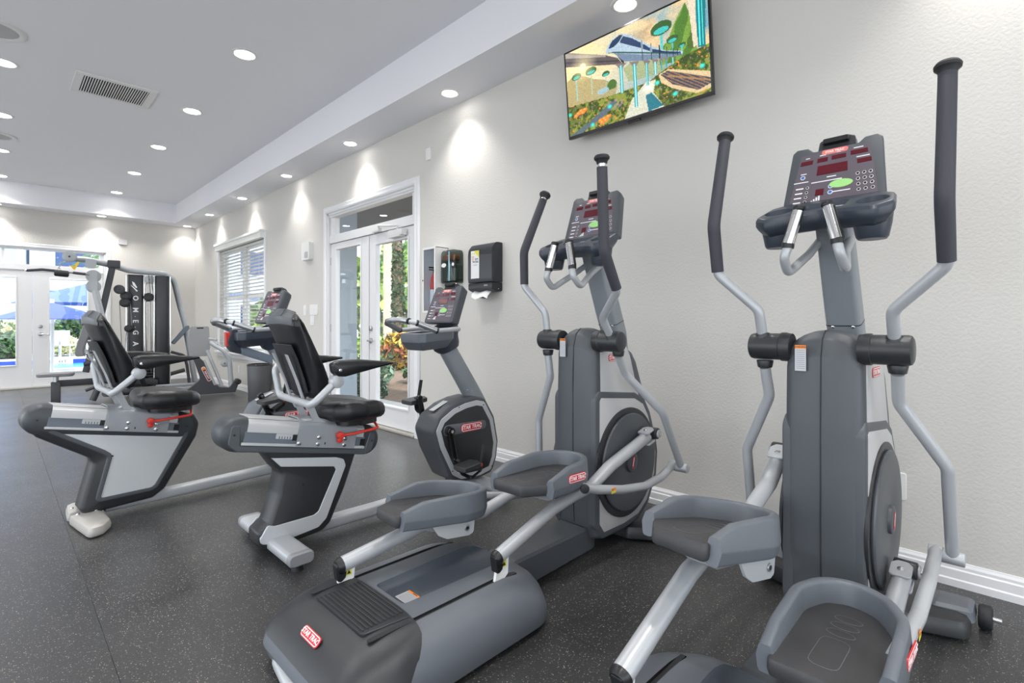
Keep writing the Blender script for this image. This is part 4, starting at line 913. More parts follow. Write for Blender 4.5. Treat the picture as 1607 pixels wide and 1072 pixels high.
    g = G(silver_paint); g.tube(hb, .0150, n=14, fil=[0, .03, .05, .05, .04, .04, .05, .05, .03, 0]); hbr = g.ob('handlebar', root)
    for s_ in (-1, 1):
        a, b = V((.86, s_*.202, 1.115)), V((.752, s_*.167, 1.1575))
        g = G(steel); g.cyl(a, b, .0185, n=18); g.m(black_pl); g.cyl(a, a+(a-b).normalized()*.012, .0195, n=18, bev=.003); g.cyl(b, b-(a-b).normalized()*.012, .0195, n=18, bev=.003); g.ob('pulse_grip', hbr)
        g = G(steel); a, b = V((.722, s_*.110, 1.171)), V((.708, s_*.03, 1.181)); g.cyl(a, b, .0185, n=18); g.m(black_pl); g.cyl(a, a+(a-b).normalized()*.010, .0195, n=18); g.ob('pulse_grip', hbr)
    if variant == 'A':
        g = G(mat('arm_blue_grey', '#7f8b9a', .4, metal=.2)); g.sweep([(1.08, 0, .885), (.84, 0, .975)], rounded(rect(.05, .062), .008, 2)); ba = g.ob('bar_support_arm', root)
        g = G(blue_grey); g.slab(rounded([(.86, .935), (.845, 1.0), (.815, 1.035), (.835, 1.115), (.795, 1.115), (.765, 1.03), (.775, .985), (.80, .955)], .012, 3), [(-.03, .004), (-.026, 0), (.026, 0), (.03, .004)], XZ)
        g.ob('bar_bracket', ba)
        g = G(red_pl); g.slab(rounded([(.755, 1.095), (.785, 1.095), (.780, 1.0), (.760, .995)], .008, 3), [(-.02, .003), (-.016, 0), (.016, 0), (.02, .003)], XZ); g.ob('red_reflector', ba)
    return root
BA = recumbent('recumbent_bike', (.379, 3.885, 0), 5, 'recumbent bike at the left with a silver wedge-shaped side panel under its seat rail', 'A')
BB = recumbent('recumbent_bike', (1.018, 2.702, 0), 0, 'recumbent bike in the middle with a black pedestal outlined by a silver band', 'B')
# ------------------------------------------------------------ multi-station gym in the far corner
gy = empty('multi_gym', (1.75, 10.6, 0), R(-9.3), label='multi-station weight machine with black weight towers in the far corner by the patio door', category='weight machine')
def gbeam(name, pts, w, d, m_, fil=.06, up=(0, 0, 1), parent=gy, rr_=.01):
    g = G(m_); g.sweep(pathpts(pts, fil, 5), rounded(rect(w, d), rr_, 2), up=up); return g.ob(name, parent)
G(gym_silver).tube([(-.90, -.70, 2.13), (-.69, -.60, 2.13), (-.42, -.48, 2.085), (-.17, -.36, 2.015), (.06, -.20, 2.015), (.31, -.05, 2.02), (.46, .1, 1.93), (.56, .2, 1.45), (.63, .2, 1.16), (.80, .2, .02)], .045, n=14, fil=.14, seg=6).ob('top_frame_tube', gy)
for x0, x1_ in ((-.19, .02), (.19, .39)):
    g = G(mat('gloss_black_shroud', '#141518', .25)); g.slab(rounded(rect(x1_-x0, .34, (x0+x1_)/2, .12), .025, 3), [(.03, .0), (1.975, 0)]); tw = g.ob('weight_tower_shroud', gy)
    g = G(chrome)
    for x in (x0-.014, x1_+.010): g.cyl((x, -.02, .03), (x, -.02, 1.97), .011, n=10)
    g.ob('guide_rod', tw)
    if x0 < 0:
        for i, ch in enumerate('OM-E-GA'):
            z = [1.58, 1.38, 1.27, 1.19, 1.09, 1.0, .81][i]; g = G(white_ink); g.text(ch, .105 if ch != '-' else .05, LH((-.085, -.0525, z), (0, 0, -1), (1, 0, 0), (0, -1, 0)), ext=.002); g.ob('letter', tw, ang=0)
        for pts_ in ([(-.13, 1.86), (-.10, 1.84), (-.06, 1.76), (-.075, 1.75), (-.12, 1.80)], [(-.15, 1.80), (-.12, 1.78), (-.05, 1.70), (-.07, 1.69)]): G(white_ink).slab(pts_, [(-.054, 0), (-.051, 0)], XZ).ob('emblem_stroke', tw, ang=0)
g = G(MATS['gloss_black_shroud']); 
for i in range(12): g.box((.105, .12, .10+i*.05), (.15, .26, .044), .004)
g.ob('weight_stack', gy)
g = G(chrome); g.cyl((.07, .12, .65), (.07, .12, 1.95), .010, n=10); g.cyl((.145, .12, .65), (.145, .12, 1.95), .010, n=10); g.ob('stack_rod', gy)
def pulley(c, r, m_=gym_silver, w=.03, parent=gy):
    g = G(m_); c = V(c); g.lathe(c-V((0, w/2, 0)), (0, 1, 0), [(0, r*.35), (.002, r*.9), (.006, r), (.011, r*.9), (w-.011, r*.9), (w-.006, r), (w-.002, r*.9), (w, r*.35)], 24); g.m(black_pl); g.cyl(c-V((0, w/2+.006, 0)), c+V((0, w/2+.006, 0)), r*.16, n=10); return g.ob('pulley', parent)
for c, r, m_ in (((-.87, -.72, 2.15), .085, gym_silver), ((-.60, -.62, 1.88), .095, gym_silver), ((-.60, -.62, 1.72), .095, gym_silver), ((-.29, -.40, 1.70), .075, gym_dark), ((-.21, -.35, 1.60), .075, black_pl), ((-.22, -.35, 1.49), .075, black_pl),
                ((-.17, -.35, 1.07), .062, black_pl), ((.105, -.06, 1.90), .07, gym_silver), ((.10, -.06, 1.60), .075, black_pl), ((.13, -.08, .16), .07, black_pl), ((-.45, -.8, .42), .07, gym_dark), ((1.10, -1.2, .50), .062, gym_silver)): pulley(c, r, m_)
g = G(gym_silver)
for (x, z, w, h) in ((-.63, 2.07, .13, .14), (-.60, 1.80, .10, .30)): g.slab(rounded(rect(w, h, x, z), .04, 3), [(-.655, 0), (-.645, 0)], XZ); g.slab(rounded(rect(w, h, x, z), .04, 3), [(-.595, 0), (-.585, 0)], XZ)
g.ob('pulley_bracket', gy)
gbeam('leaning_upright', [(-.36, -.50, 2.12), (-.50, -.50, 1.35), (-.70, -.50, .40)], .085, .06, gym_dark, up=(0, 1, 0))
g = G(gym_dark); g.box((-.355, -.50, 2.09), (.16, .11, .12), .01); g.ob('sleeve', gy)
g = G(gym_silver); g.tube([(-.58, -.62, 1.66), (-.50, -.62, 1.25), (-.36, -.60, .85), (-.33, -.6, .40)], .045, n=12, fil=.2); g.ob('press_arm_tube', gy)
gbeam('seat_beam', [(-.98, -1.1, .30), (-.48, -.95, .30), (.20, -.25, .16)], .06, .09, gym_dark, fil=.02)
g = G(gym_dark); g.box((-.985, -1.1, .165), (.10, .09, .32), .006); g.box((-.955, -1.1, .008), (.17, .14, .016), .004); g.m(steel); g.cyl((-.985, -1.1, .32), (-.985, -1.1, .41), .032, n=14); sp = g.ob('seat_post', gy)
g = G(vinyl_g); g.slab(rounded(rect(.40, .26, -.985, -1.1), .08, 4), [(.405, .01), (.415, 0), (.445, 0), (.455, .012), (.458, .03)]); g.ob('round_seat_pad', gy)
g = G(vinyl_g); g.slab(rounded([(-.68, 1.15), (-.60, 1.15), (-.59, 1.08), (-.68, .78), (-.67, .68), (-.76, .68), (-.775, .74), (-.75, .86)], .02, 3), [(-1.22, .01), (-1.21, 0), (-.99, 0), (-.98, .01)], XZ); g.ob('chest_pad', gy)
gbeam('pad_arm', [(-.68, -1.08, .94), (-.36, -.85, .93)], .05, .05, gym_dark, fil=0)
g = G(gym_dark); g.tube([(-.50, -1.12, .62), (-.47, -1.12, .42), (-.52, -1.12, .20), (-.58, -1.12, .03)], .042, n=12, fil=.12); g.ob('leg_lever', gy)
g = G(foam); g.tube([(-.68, -1.14, .565), (-.50, -1.14, .60), (-.38, -1.14, .61)], .032, n=12, fil=.03); g.m(chrome); g.cyl((-.38, -1.14, .61), (-.28, -1.14, .615), .012, n=10); g.ob('roller_pad', gy)
g = G(chrome)
for i, (x, z, r_) in enumerate(((-.60, .72, .06), (-.57, .70, .075), (-.62, .68, .05), (-.58, .66, .065))): g.tube([(x+r_*math.cos(a), -1.13-.01*i, z+r_*.7*math.sin(a)) for a in [2*PI*k/12 for k in range(12)]], .006, n=6, fil=0, closed=True)
g.ob('hanging_chain', gy)
g = G(foam); g.tube([(-.66, -1.12, .18), (-.52, -1.12, .235)], .022, n=10); g.m(chrome); g.ball((-.51, -1.12, .24), .022, 8); g.ob('lever_handle', gy)
# lat bar
g = G(chrome); g.tube([(-1.30, -1.1, 1.885), (-1.13, -1.1, 1.91), (-.98, -1.1, 1.90), (-.62, -1.1, 1.865)], .012, n=8, fil=.1); lb = g.ob('lat_bar', gy)
g = G(foam); g.tube([(-1.285, -1.1, 1.887), (-1.13, -1.1, 1.91), (-.99, -1.1, 1.90)], .019, n=10, fil=.08); g.cyl((-.80, -1.1, 1.884), (-.66, -1.1, 1.869), .019, n=10)
g.ob('bar_grip', lb)
g = G(black_rub); g.cyl((-1.0, -1.1, 1.872), (-.845, -1.1, 1.860), .046, n=16, bev=.015); g.ob('foam_roller', lb)
g = G(chrome); g.tube([(-.95, -1.08, 1.93), (-.945, -1.0, 2.0), (-.94, -.9, 2.06)], .006, n=6); g.tube([(-.975, -1.1, 1.9), (-.95, -1.1, 1.97), (-.925, -1.1, 1.9)], .004, n=6); g.ob('cable_clip', lb)
g = G(mat('yellow_tag', '#f0c21a', .5)); g.slab([(-.86, 2.0), (-.79, 1.93), (-.77, 1.97), (-.74, 2.04), (-.755, 2.06), (-.79, 1.99), (-.83, 1.985)], [(-1.0, 0), (-.995, 0)], XZ); g.ob('yellow_strap', gy, ang=0)
for a, b in (((-.29, -.35, 1.49), (-.25, -.35, .5)), ((-.15, -.35, 1.49), (-.13, -.35, 1.10)), ((-.20, -.35, 1.04), (-.23, -.3, .4)), ((.06, -.09, 1.55), (.06, -.06, .3)), ((.13, -.09, 1.55), (.13, -.06, .3)), ((.09, -.09, 2.06), (.12, -.12, 1.65)), ((.13, -.09, 2.06), (.165, -.12, 1.65)), ((-.37, -.9, .9), (-.40, -.9, .3)), ((1.16, -1.2, .5), (1.16, -1.2, .15))):
    G(cable_m).cyl(a, b, .005, n=6).ob('cable', gy)
# leg-press side
g = G(mat('grey_foot_plate', '#8e8e90', .6, bump=.5, scale=60)); g.T = frame((.755, -.95, .86), (1, .10, .03), (.15, .12, 1))
fo = rounded([(-.145, -.24), (.11, -.25), (.16, -.12), (.16, .24), (-.105, .245), (-.15, .05)], .03, 3)
g.slab(fo, [(-.02, .004), (-.015, 0), (.01, 0), (.015, .004)])
fp = g.ob('foot_plate', gy)
g = G(black_pl); g.T = frame((.755, -.95, .86), (1, .10, .03), (.15, .12, 1)); g.slab(rounded(rect(.10, .022, .03, .215), .009, 2), [(.012, 0), (.0165, 0)]); g.ob('grip_slot', fp, ang=0)
g = G(gym_silver); g.tube([(.92, -1.05, .84), (1.10, -1.2, .70), (1.17, -1.2, .55), (1.20, -1.2, .10)], .038, n=12, fil=.1); g.tube([(.86, -1.1, .72), (1.06, -1.2, .14)], .026, n=10); g.tube([(.90, -1.0, .90), (1.0, -1.1, .88)], .02, n=8); g.m(chrome); g.cyl((1.0, -1.16, .83), (1.0, -1.12, .83), .022, n=12); g.ob('press_linkage', gy)
g = G(gym_dark); g.slab(rounded([(.66, .60), (.73, .62), (.80, .55), (.92, .24), (1.02, .12), (1.16, .10), (1.26, .24), (1.31, .24), (1.30, .17), (1.25, .02), (.60, .02), (.42, .02), (.56, .09), (.76, .26)], [.01, .02, .03, .05, .04, .03, .02, .02, .02, .01, 0, .02, .08, .08], 4), [(-1.27, .004), (-1.265, 0), (-1.18, 0), (-1.175, .004)], XZ); lp = g.ob('press_base', gy)
g = G(gym_silver); g.slab([(.79, .57), (.82, .57), (.98, .16), (.94, .16)], [(-1.278, 0), (-1.270, 0)], XZ); g.ob('silver_stripe', lp, ang=0)
g = G(white_ink); T_ = frame((.835, -1.272, .345), (.40, 0, -.9), (.9, 0, .4)); g.T = T_; g.slab(rounded(rect(.25, .058), .028, 4), [(0, 0), (.002, 0)]); g.m(mat('dark_red_oval', '#7d2a1c', .5)); g.slab(rounded(rect(.235, .046), .022, 4), [(.001, 0), (.003, 0)]); g.m(orange_ink); g.slab(ngon(.022, 14, -.095, 0), [(.002, 0), (.004, 0)]); g.m(white_ink); g.text('INFLIGHT', .032, MX.Translation((.02, 0, .0035)), ext=.001); g.ob('oval_decal', lp, ang=0)
g = G(black_pl); g.cyl((1.29, -1.29, .19), (1.29, -1.16, .19), .045, n=18, bev=.008); g.m(chrome); g.cyl((1.29, -1.30, .19), (1.29, -1.288, .19), .022, n=12); g.ob('pivot', gy)
g = G(mat('pad_blue_grey', '#626b75', .5)); g.slab(rounded([(.42, .80), (.47, .78), (.70, 1.06), (.69, 1.12), (.64, 1.11)], .02, 3), [(.06, .008), (.07, 0), (.29, 0), (.30, .008)], XZ); g.ob('back_pad', gy)
g = G(mat('pad_dark_blue', '#4a5263', .45)); g.slab(rounded(rect(.30, .34, .10, -.95), .05, 3), [(.53, .012), (.54, 0), (.58, 0), (.595, .015)]); g.ob('press_seat', gy)
gbeam('seat_support', [(.05, -.95, .55), (.0, -.9, .30), (.05, -.6, .10)], .07, .05, gym_dark, up=(0, 1, 0))
g = G(gym_dark); g.tube([(.42, .1, .65), (.62, .1, .58), (.66, .1, .40), (.70, .1, .05)], .025, n=10, fil=.08); g.tube([(.25, .0, .22), (.62, .1, .32)], .035, n=10); g.ob('rear_brace', gy)
g = G(gym_silver); g.box((.52, -.25, .09), (.66, .06, .05), .008); g.box((.48, -.45, .05), (.80, .06, .05), .008); g.ob('floor_rail', gy)
g = G(gym_dark); g.tube([(-.45, -.95, .10), (-.1, -.55, .06), (.3, -.35, .05)], .05, n=10, fil=.2); g.box((.1, .1, .015), (.66, .46, .03), .005); g.box((.0, -.30, .06), (.30, .5, .05), .01); g.ob('floor_frame', gy)
# ------------------------------------------------------------ television
tvw, tvh = 1.02, .575
tv = empty('television', (2.83, 1.734, 2.755), label='flat television tilted down on the right wall showing a futuristic train', category='television')
up_ = V((-.10, 0, 1)).normalized(); TT = frame((0, 0, 0), (0, -1, 0), up_)
g = G(black_pl); g.T = TT; g.slab(rounded(rect(tvw+.018, tvh+.02, 0, -.002), .006, 2), [(-.035, .02), (-.030, .004), (-.004, 0), (.001, .0), (.002, .002)])
g.slab(rounded(rect(tvw*.72, tvh*.55, 0, -.04), .03, 3), [(-.075, .03), (-.06, .01), (-.03, 0)]); body = g.ob('tv_body', tv)
g = G(mat('bezel_bottom', '#2a2426', .3)); g.T = TT; g.box((0, -tvh/2-.004, .001), (tvw+.016, .014, .004), .001); g.box((0, -tvh/2-.018, -.012), (.09, .016, .02), .004); g.ob('bezel', body, ang=0)
g = G(black_pl); g.T = TT; g.box((0, .02, -.095), (.30, .26, .02), .004); g.box((-.10, .02, -.115), (.03, .24, .04), .003); g.box((.10, .02, -.115), (.03, .24, .04), .003); g.ob('wall_bracket', tv, ang=0)
def tv_picture(nx=250, ny=141):
    X, Y = np.meshgrid((np.arange(nx)+.5)/nx, (np.arange(ny)+.5)/ny)     # Y = 0 top
    rng = np.random.RandomState(3)
    def noise(fx, fy, seed, oct=3):
        out = np.zeros_like(X); amp = 1; tot = 0
        for o_ in range(oct):
            r_ = np.random.RandomState(seed+o_); gx, gy_ = int(fx*2**o_)+2, int(fy*2**o_)+2; a = r_.rand(gy_, gx)
            u, v = X*(gx-1.001), Y*(gy_-1.001); i, j = u.astype(int), v.astype(int); fu, fv = u-i, v-j; fu = fu*fu*(3-2*fu); fv = fv*fv*(3-2*fv)
            out += amp*((a[j, i]*(1-fu)+a[j, i+1]*fu)*(1-fv)+(a[j+1, i]*(1-fu)+a[j+1, i+1]*fu)*fv); tot += amp; amp *= .5
        return out/tot
    C = np.zeros(X.shape+(3,))
    def lay(mask, col):
        m = np.clip(mask, 0, 1)[..., None]; C[:] = C*(1-m)+np.asarray(col)*m
    def poly(pts):
        m = np.zeros(X.shape, bool); n = len(pts); j = n-1
        for i in range(n):
            xi, yi = pts[i]; xj, yj = pts[j]
            c = ((yi > Y) != (yj > Y)) & (X < (xj-xi)*(Y-yi)/((yj-yi) or 1e-9)+xi); m ^= c; j = i
        return m.astype(float)
    def ell(cx, cy, rx, ry): return ((((X-cx)/rx)**2+((Y-cy)/ry)**2) < 1).astype(float)
    sky = np.stack([.45+.40*(1-X), .62+.16*(1-X), .68+.0*X], -1); C[:] = sky
    cl = np.clip((noise(5, 4, 5, 4)-.42)*5, 0, 1); lay(cl, (.88, .76, .58))
    cl2 = np.clip((noise(7, 6, 15, 4)-.55)*6, 0, 1)*(Y < .5)*.7; lay(cl2, (.66, .56, .44))
    lay(np.clip((.50-np.hypot((X-.14), (Y-.24)*.8))*1.9, 0, 1), (1, .90, .66))
    lay(poly([(.003, .338), (.058, .302), (.142, .341), (.223, .426), (.304, .479), (.402, .605), (.379, .70), (.0, .66)])*.75, (.62, .56, .36))
    lay(poly([(.447, .439), (.528, .405), (.699, .393), (.74, .65), (.482, .61)])*.8, (.60, .64, .44))
    rm = poly([(.69, .42), (.753, .347), (.805, .179), (.869, .035), (.89, .153), (.93, .367), (.93, .62), (.70, .56)]); lay(rm, (.30, .46, .18))
    s2 = (np.sin((X*60+Y*14)+3*noise(8, 8, 31, 2)) > .2)*rm; lay(s2*.6, (.55, .68, .28))
    gr = poly([(0, .64), (.225, .67), (.379, .688), (.52, .685), (.618, .691), (.678, .646), (.737, .616), (.823, .572), (.871, .553), (1, .53), (1, 1), (0, 1)]); lay(gr, (.38, .44, .16))
    n1 = noise(48, 30, 40, 3); lay(gr*(n1 > .56)*.8, (.56, .60, .24)); lay(gr*(n1 < .42)*.8, (.18, .28, .10)); lay(gr*(noise(9, 6, 90, 3) > .55)*.4, (.20, .26, .10))
    n2 = noise(70, 44, 60, 2); lay(gr*(n2 > .76), (.86, .52, .22)); lay(gr*(n2 < .20), (.55, .46, .56)); lay(((np.hypot((X-.36)*1.4, (Y-.80)*2.2) < .12) & (noise(60, 40, 71, 2) > .5))*.7, (.60, .52, .60))
    lay(poly([(.60, .68), (.667, .69), (.649, .818), (.715, 1), (.44, 1), (.496, .815)]), (.80, .80, .72)); lay(poly([(.595, .821), (.635, .81), (.71, .985), (.61, 1)]), (.14, .44, .50)); lay(np.clip(1-np.hypot((X-.617)/.05, (Y-.75)/.06), 0, 1), (1, .97, .88))
    lay(poly([(.0, 1), (.164, .901), (.356, .757), (.396, .778), (.269, .906), (.10, 1)]), (.34, .40, .44))
    lay(poly([(.688, .651), (.751, .632), (1, .80), (1, .96), (.919, .975), (.77, .84), (.70, .74)]), (.84, .74, .56)); tk = poly([(.699, .66), (.746, .645), (1, .86), (1, .92), (.927, .945), (.771, .80)]); lay(tk, (.26, .26, .32)); lay(tk*(((X*38-Y*30) % 1) < .35), (.58, .44, .30)); lay(poly([(.735, .70), (.75, .69), (1, .88), (1, .895)])*.8, (.70, .52, .34))
    def tree(cx, top, w, bot, cy=(.35, .74, .72)):
        lay((np.abs(X-cx) < w*.13)*((Y > top) & (Y < bot)), cy); lay(ell(cx, top, w, w*1.0), (.22, .36, .18)); lay(ell(cx, top+w*.35, w*.70, w*.45), (.25, .72, .70))
    tree(.083, .318, .040, .60, (.60, .74, .70)); tree(.204, .32, .045, .60, (.66, .74, .64)); tree(.318, .42, .030, .59, (.62, .74, .68)); tree(.716, .185, .070, .42); tree(.784, .345, .038, .47); tree(.841, .44, .024, .50)
    lay(ell(.36, .57, .035, .06)*(Y < .62), (.28, .42, .18)); lay(ell(.29, .60, .045, .035), (.60, .72, .74))
    lay(ell(.90, .45, .03, .07), (.30, .40, .16))
    lay(poly([(.885, 0), (.926, 0), (.933, .497), (.909, .514)]), (.86, .80, .70)); lay(poly([(.93, 0), (.99, 0), (.978, .544), (.935, .529)]), (.10, .46, .48)); lay((((X > .945) & (X < .951)) | ((X > .964) & (X < .970))) & (Y < .52), (.35, .95, .95))
    lay(poly([(.0, -.02), (.323, .212), (.411, .30), (.449, .392), (.0, .155)]), (.36, .32, .32)); lay(poly([(.0, -.01), (.323, .212), (.322, .233), (.0, .05)]), (.62, .58, .54)); lay(poly([(.0, .09), (.42, .33), (.42, .345), (.0, .115)]), (.24, .22, .24))
    for x_, w_, t_, b_ in ((.432, .014, .40, .70), (.527, .012, .44, .91), (.611, .009, .48, .72), (.668, .008, .505, .64), (.708, .006, .515, .62), (.740, .005, .52, .60), (.781, .004, .53, .60)):
        lay(poly([(x_-w_*3, t_-.045), (x_+w_*3, t_-.01), (x_+w_, t_+.03), (x_-w_, t_+.02)]), (.50, .44, .42)); lay((np.abs(X-x_) < w_)*((Y > t_) & (Y < b_)), (.22, .60, .64)); lay((np.abs(X-x_) < w_*.3)*((Y > t_) & (Y < b_)), (.66, .96, .94))
    lay(poly([(.325, .195), (.341, .124), (.388, .072), (.444, .052), (.497, .100), (.582, .225), (.667, .350), (.741, .433), (.846, .505), (.845, .546), (.74, .502), (.663, .474), (.576, .436), (.459, .369), (.412, .284), (.383, .228)]), (.66, .74, .80))
    lay(poly([(.383, .228), (.412, .25), (.579, .37), (.845, .535), (.845, .546), (.663, .474), (.576, .436), (.459, .369), (.412, .284)]), (.42, .50, .58)); lay(poly([(.412, .284), (.459, .369), (.449, .392)]), (.16, .16, .20))
    lay(poly([(.345, .158), (.378, .09), (.439, .060), (.458, .082), (.421, .139), (.385, .166)]), (.08, .20, .32))
    for q_ in ([(.431, .145), (.458, .09), (.516, .15), (.582, .248), (.58, .302)], [(.591, .262), (.642, .343), (.642, .379), (.59, .318)], [(.652, .358), (.741, .440), (.834, .505), (.834, .52), (.74, .47), (.651, .397)]): lay(poly(q_), (.12, .22, .36))
    lay(poly([(.333, .202), (.394, .218), (.579, .343), (.834, .524), (.834, .532), (.578, .360), (.400, .240)]), (.18, .34, .30))
    for x_ in (.587, .647, .70, .745, .785, .815): lay((np.abs(X-x_) < .0025)*((Y > .20) & (Y < .53))*poly([(.56, .2), (.846, .505), (.845, .546), (.56, .43)]), (.12, .14, .18))
    lay(ell(.14, .234, .024, .04), (1, 1, .94)); lay(np.clip(1-np.hypot((X-.14)/.12, (Y-.235)/.18), 0, 1)*.85, (1, .93, .70))
    for x_, y_ in ((.194, .946), (.334, .802), (.676, .731), (.787, .908), (.955, .723), (.01, .74)): lay(np.clip(1.6-1.6*np.hypot((X-x_)/.022, (Y-y_)/.032), 0, 1), (.25, .86, .80))
    for x_, y_ in ((.107, .735), (.085, .755), (.139, .735), (.063, .775), (.12, .76), (.289, .918), (.26, .925), (.321, .905), (.30, .94), (.27, .95)): lay(ell(x_, y_, .020, .022), (.92, .50, .20)); lay(ell(x_-.004, y_-.004, .008, .009), (1, .70, .34))
    C[:] = np.clip(C*(.90+.2*rng.rand(*X.shape)[..., None]), 0, 1)
    return C
pic = tv_picture(); ny, nx = pic.shape[:2]
vs = []; 
for j in range(ny+1):
    for i in range(nx+1): vs.append(tuple(TT @ V((-tvw/2+.004+(tvw-.008)*i/nx, tvh/2-.004-(tvh-.012)*j/ny, .003))))
fs = [(j*(nx+1)+i, (j+1)*(nx+1)+i, (j+1)*(nx+1)+i+1, j*(nx+1)+i+1) for j in range(ny) for i in range(nx)]
me = bpy.data.meshes.new('screen'); me.from_pydata(vs, [], fs); ca_ = me.color_attributes.new('picture', 'FLOAT_COLOR', 'CORNER')
colr = np.ones((ny*nx, 4, 4), np.float32); colr[:, :, :3] = (pic.reshape(-1, 1, 3)**2.2); ca_.data.foreach_set('color', colr.ravel())
m_ = bpy.data.materials.new('screen_picture'); m_.use_nodes = True; p_ = m_.node_tree.nodes['Principled BSDF']; at_ = m_.node_tree.nodes.new('ShaderNodeVertexColor'); at_.layer_name = 'picture'
p_.inputs['Base Color'].default_value = (.01, .01, .01, 1); p_.inputs['Roughness'].default_value = .25; m_.node_tree.links.new(at_.outputs[0], p_.inputs['Emission Color']); p_.inputs['Emission Strength'].default_value = .85
me.materials.append(m_); so_ = bpy.data.objects.new('screen', me); COL.objects.link(so_); so_.parent = tv; so_['label'] = 'lit screen picture of a train on a raised beam over flowers'

# ------------------------------------------------------------ things on the right wall
def wallT(y, z): return frame((0, 0, 0), (0, -1, 0), (0, 0, 1))      # local: x toward -y, y up, z into the room
# extinguisher cabinet
cb = empty('extinguisher_cabinet', (X1, 3.887, 1.56), label='narrow white wall cabinet with a glazed front left of the two dispensers', category='cabinet')
WT = wallT(0, 0); g = G(plast_white); g.T = WT; hw_, hh = .099, .305; dp = .142
g.box2((-hw_, -hh, 0), (-hw_+.006, hh, dp)); g.box2((hw_-.006, -hh, 0), (hw_, hh, dp)); g.box2((-hw_, -hh, 0), (hw_, -hh+.006, dp)); g.box2((-hw_, hh-.006, 0), (hw_, hh, dp)); g.box2((-hw_, -hh, 0), (hw_, hh, .006)); g.ob('cabinet_body', cb, ang=0)
g = G(plast_white); g.T = WT
for a, b in (((-hw_, -hh), (-hw_+.018, hh)), ((hw_-.018, -hh), (hw_, hh)), ((-hw_+.018, -hh), (hw_-.018, -hh+.02)), ((-hw_+.018, hh-.02), (hw_-.018, hh))): g.box2((a[0], a[1], dp), (b[0], b[1], dp+.010), .002)
dr = g.ob('cabinet_door', cb, ang=0)
g = G(glass_mat('grey_glass', (.90, .93, .97))); g.T = WT; g.box2((-hw_+.018, -hh+.02, dp+.003), (hw_-.018, hh-.02, dp+.006)); g.ob('door_pane', dr, ang=0)
g = G(black_pl); g.T = WT; g.cyl((-hw_+.009, 0, dp+.009), (-hw_+.009, 0, dp+.014), .007, n=10); g.ob('door_lock', dr)
ex = empty('fire_extinguisher', (X1-.075, 3.905, 1.262), label='small red fire extinguisher with a white label inside the white wall cabinet', category='extinguisher')
g = G(red_pl); g.lathe((0, 0, 0), (0, 0, 1), [(0, .03), (.003, .036), (.22, .037), (.26, .03), (.285, .016), (.30, .013), (.30, .001)], 20); eb = g.ob('cylinder', ex)
g = G(white_ink); g.lathe((0, 0, 0), (0, 0, 1), [(.06, .0374), (.17, .0378), (.17, .0374)], 20); g.ob('paper_label', eb)
g = G(black_pl); g.cyl((0, 0, .30), (0, 0, .325), .012, n=10); g.box((-.02, 0, .335), (.08, .014, .012), .003); g.box((-.025, 0, .318), (.07, .012, .008), .003); g.ob('valve_handle', ex); ex.scale = (1, 1, 1.25)
# smoky dispenser
ds = empty('wipe_dispenser', (X1, 3.672, 1.675), label='smoky transparent dispenser with a dark lock, between the white cabinet and the black towel box', category='dispenser')
g = G(smoke_glass); g.T = WT; ow = rounded(rect(.215, .305), [.02, .02, .05, .05], 4); g.slab(ow, [(.004, 0), (.085, 0), (.095, .006), (.10, .02)]); cv = g.ob('smoky_cover', ds)
g = G(mat('refill_green_grey', '#59655e', .6)); g.T = WT; g.slab(rounded(rect(.19, .15, -.0, -.055), .02, 3), [(.006, 0), (.07, 0), (.075, .01)]); g.m(mat('refill_orange', '#b2683e', .6)); g.slab(rounded(rect(.16, .05, -.02, .085), .015, 3), [(.006, 0), (.07, 0), (.075, .01)]); g.ob('refill', ds)
g = G(mat('teal_strip', '#8fb7c0', .15, metal=.6)); g.T = WT; g.box((.025, 0, .102), (.022, .27, .004), .002); g.m(black_pl); g.box((.085, .01, .098), (.055, .06, .012), .006); g.m(chrome); g.cyl((.09, .012, .10), (.09, .012, .110), .016, n=14); g.ob('lock_strip', cv)
g = G(white_ink); g.T = WT; g.slab(ngon(.034, 20, -.052, .012, .019), [(.10, 0), (.103, 0)]);  g.ob('oval_sticker', cv, ang=0)
# towel dispenser
td = empty('paper_towel_dispenser', (X1, 3.208, 1.635), label='black paper towel dispenser on the right wall with a paper notice taped to it', category='dispenser')
g = G(mat('dispenser_black', '#25282d', .3)); g.T = LH((0, 0, 0), (-1, 0, 0), (0, 0, 1), (0, -1, 0))
ow = rounded([(0, -.13), (.0, .20), (.075, .20), (.118, .15), (.125, .10), (.125, -.10), (.12, -.135)], [0, .01, .05, .05, .03, .02, .01], 5)
g.slab(ow, [(-.152, .006), (-.148, 0), (.148, 0), (.152, .006)]); tdb = g.ob('cover', td)
g = G(mat('dispenser_base_black', '#1c1e22', .35)); g.T = LH((0, 0, 0), (-1, 0, 0), (0, 0, 1), (0, -1, 0))
g.slab(rounded([(0, -.205), (0, -.137), (.122, -.137), (.122, -.19), (.06, -.215)], .01, 2), [(-.150, .004), (-.146, 0), (.146, 0), (.150, .004)]); g.ob('lower_housing', td)
g = G(grey_ink); g.T = WT; g.box((.075, -.160, .123), (.045, .012, .002), .0005); g.m(white_ink); g.cyl((.155, -.19, .05), (.152, -.19, .05), .004, n=8); g.ob('maker_plate', td, ang=0)
g = G(mat('paper_white', '#e3e3e1', .7)); g.T = LH((0, 0, 0), (-1, 0, 0), (0, 0, 1), (0, -1, 0))
pz = [(.075, -.20), (.10, -.215), (.125, -.24), (.13, -.265)]
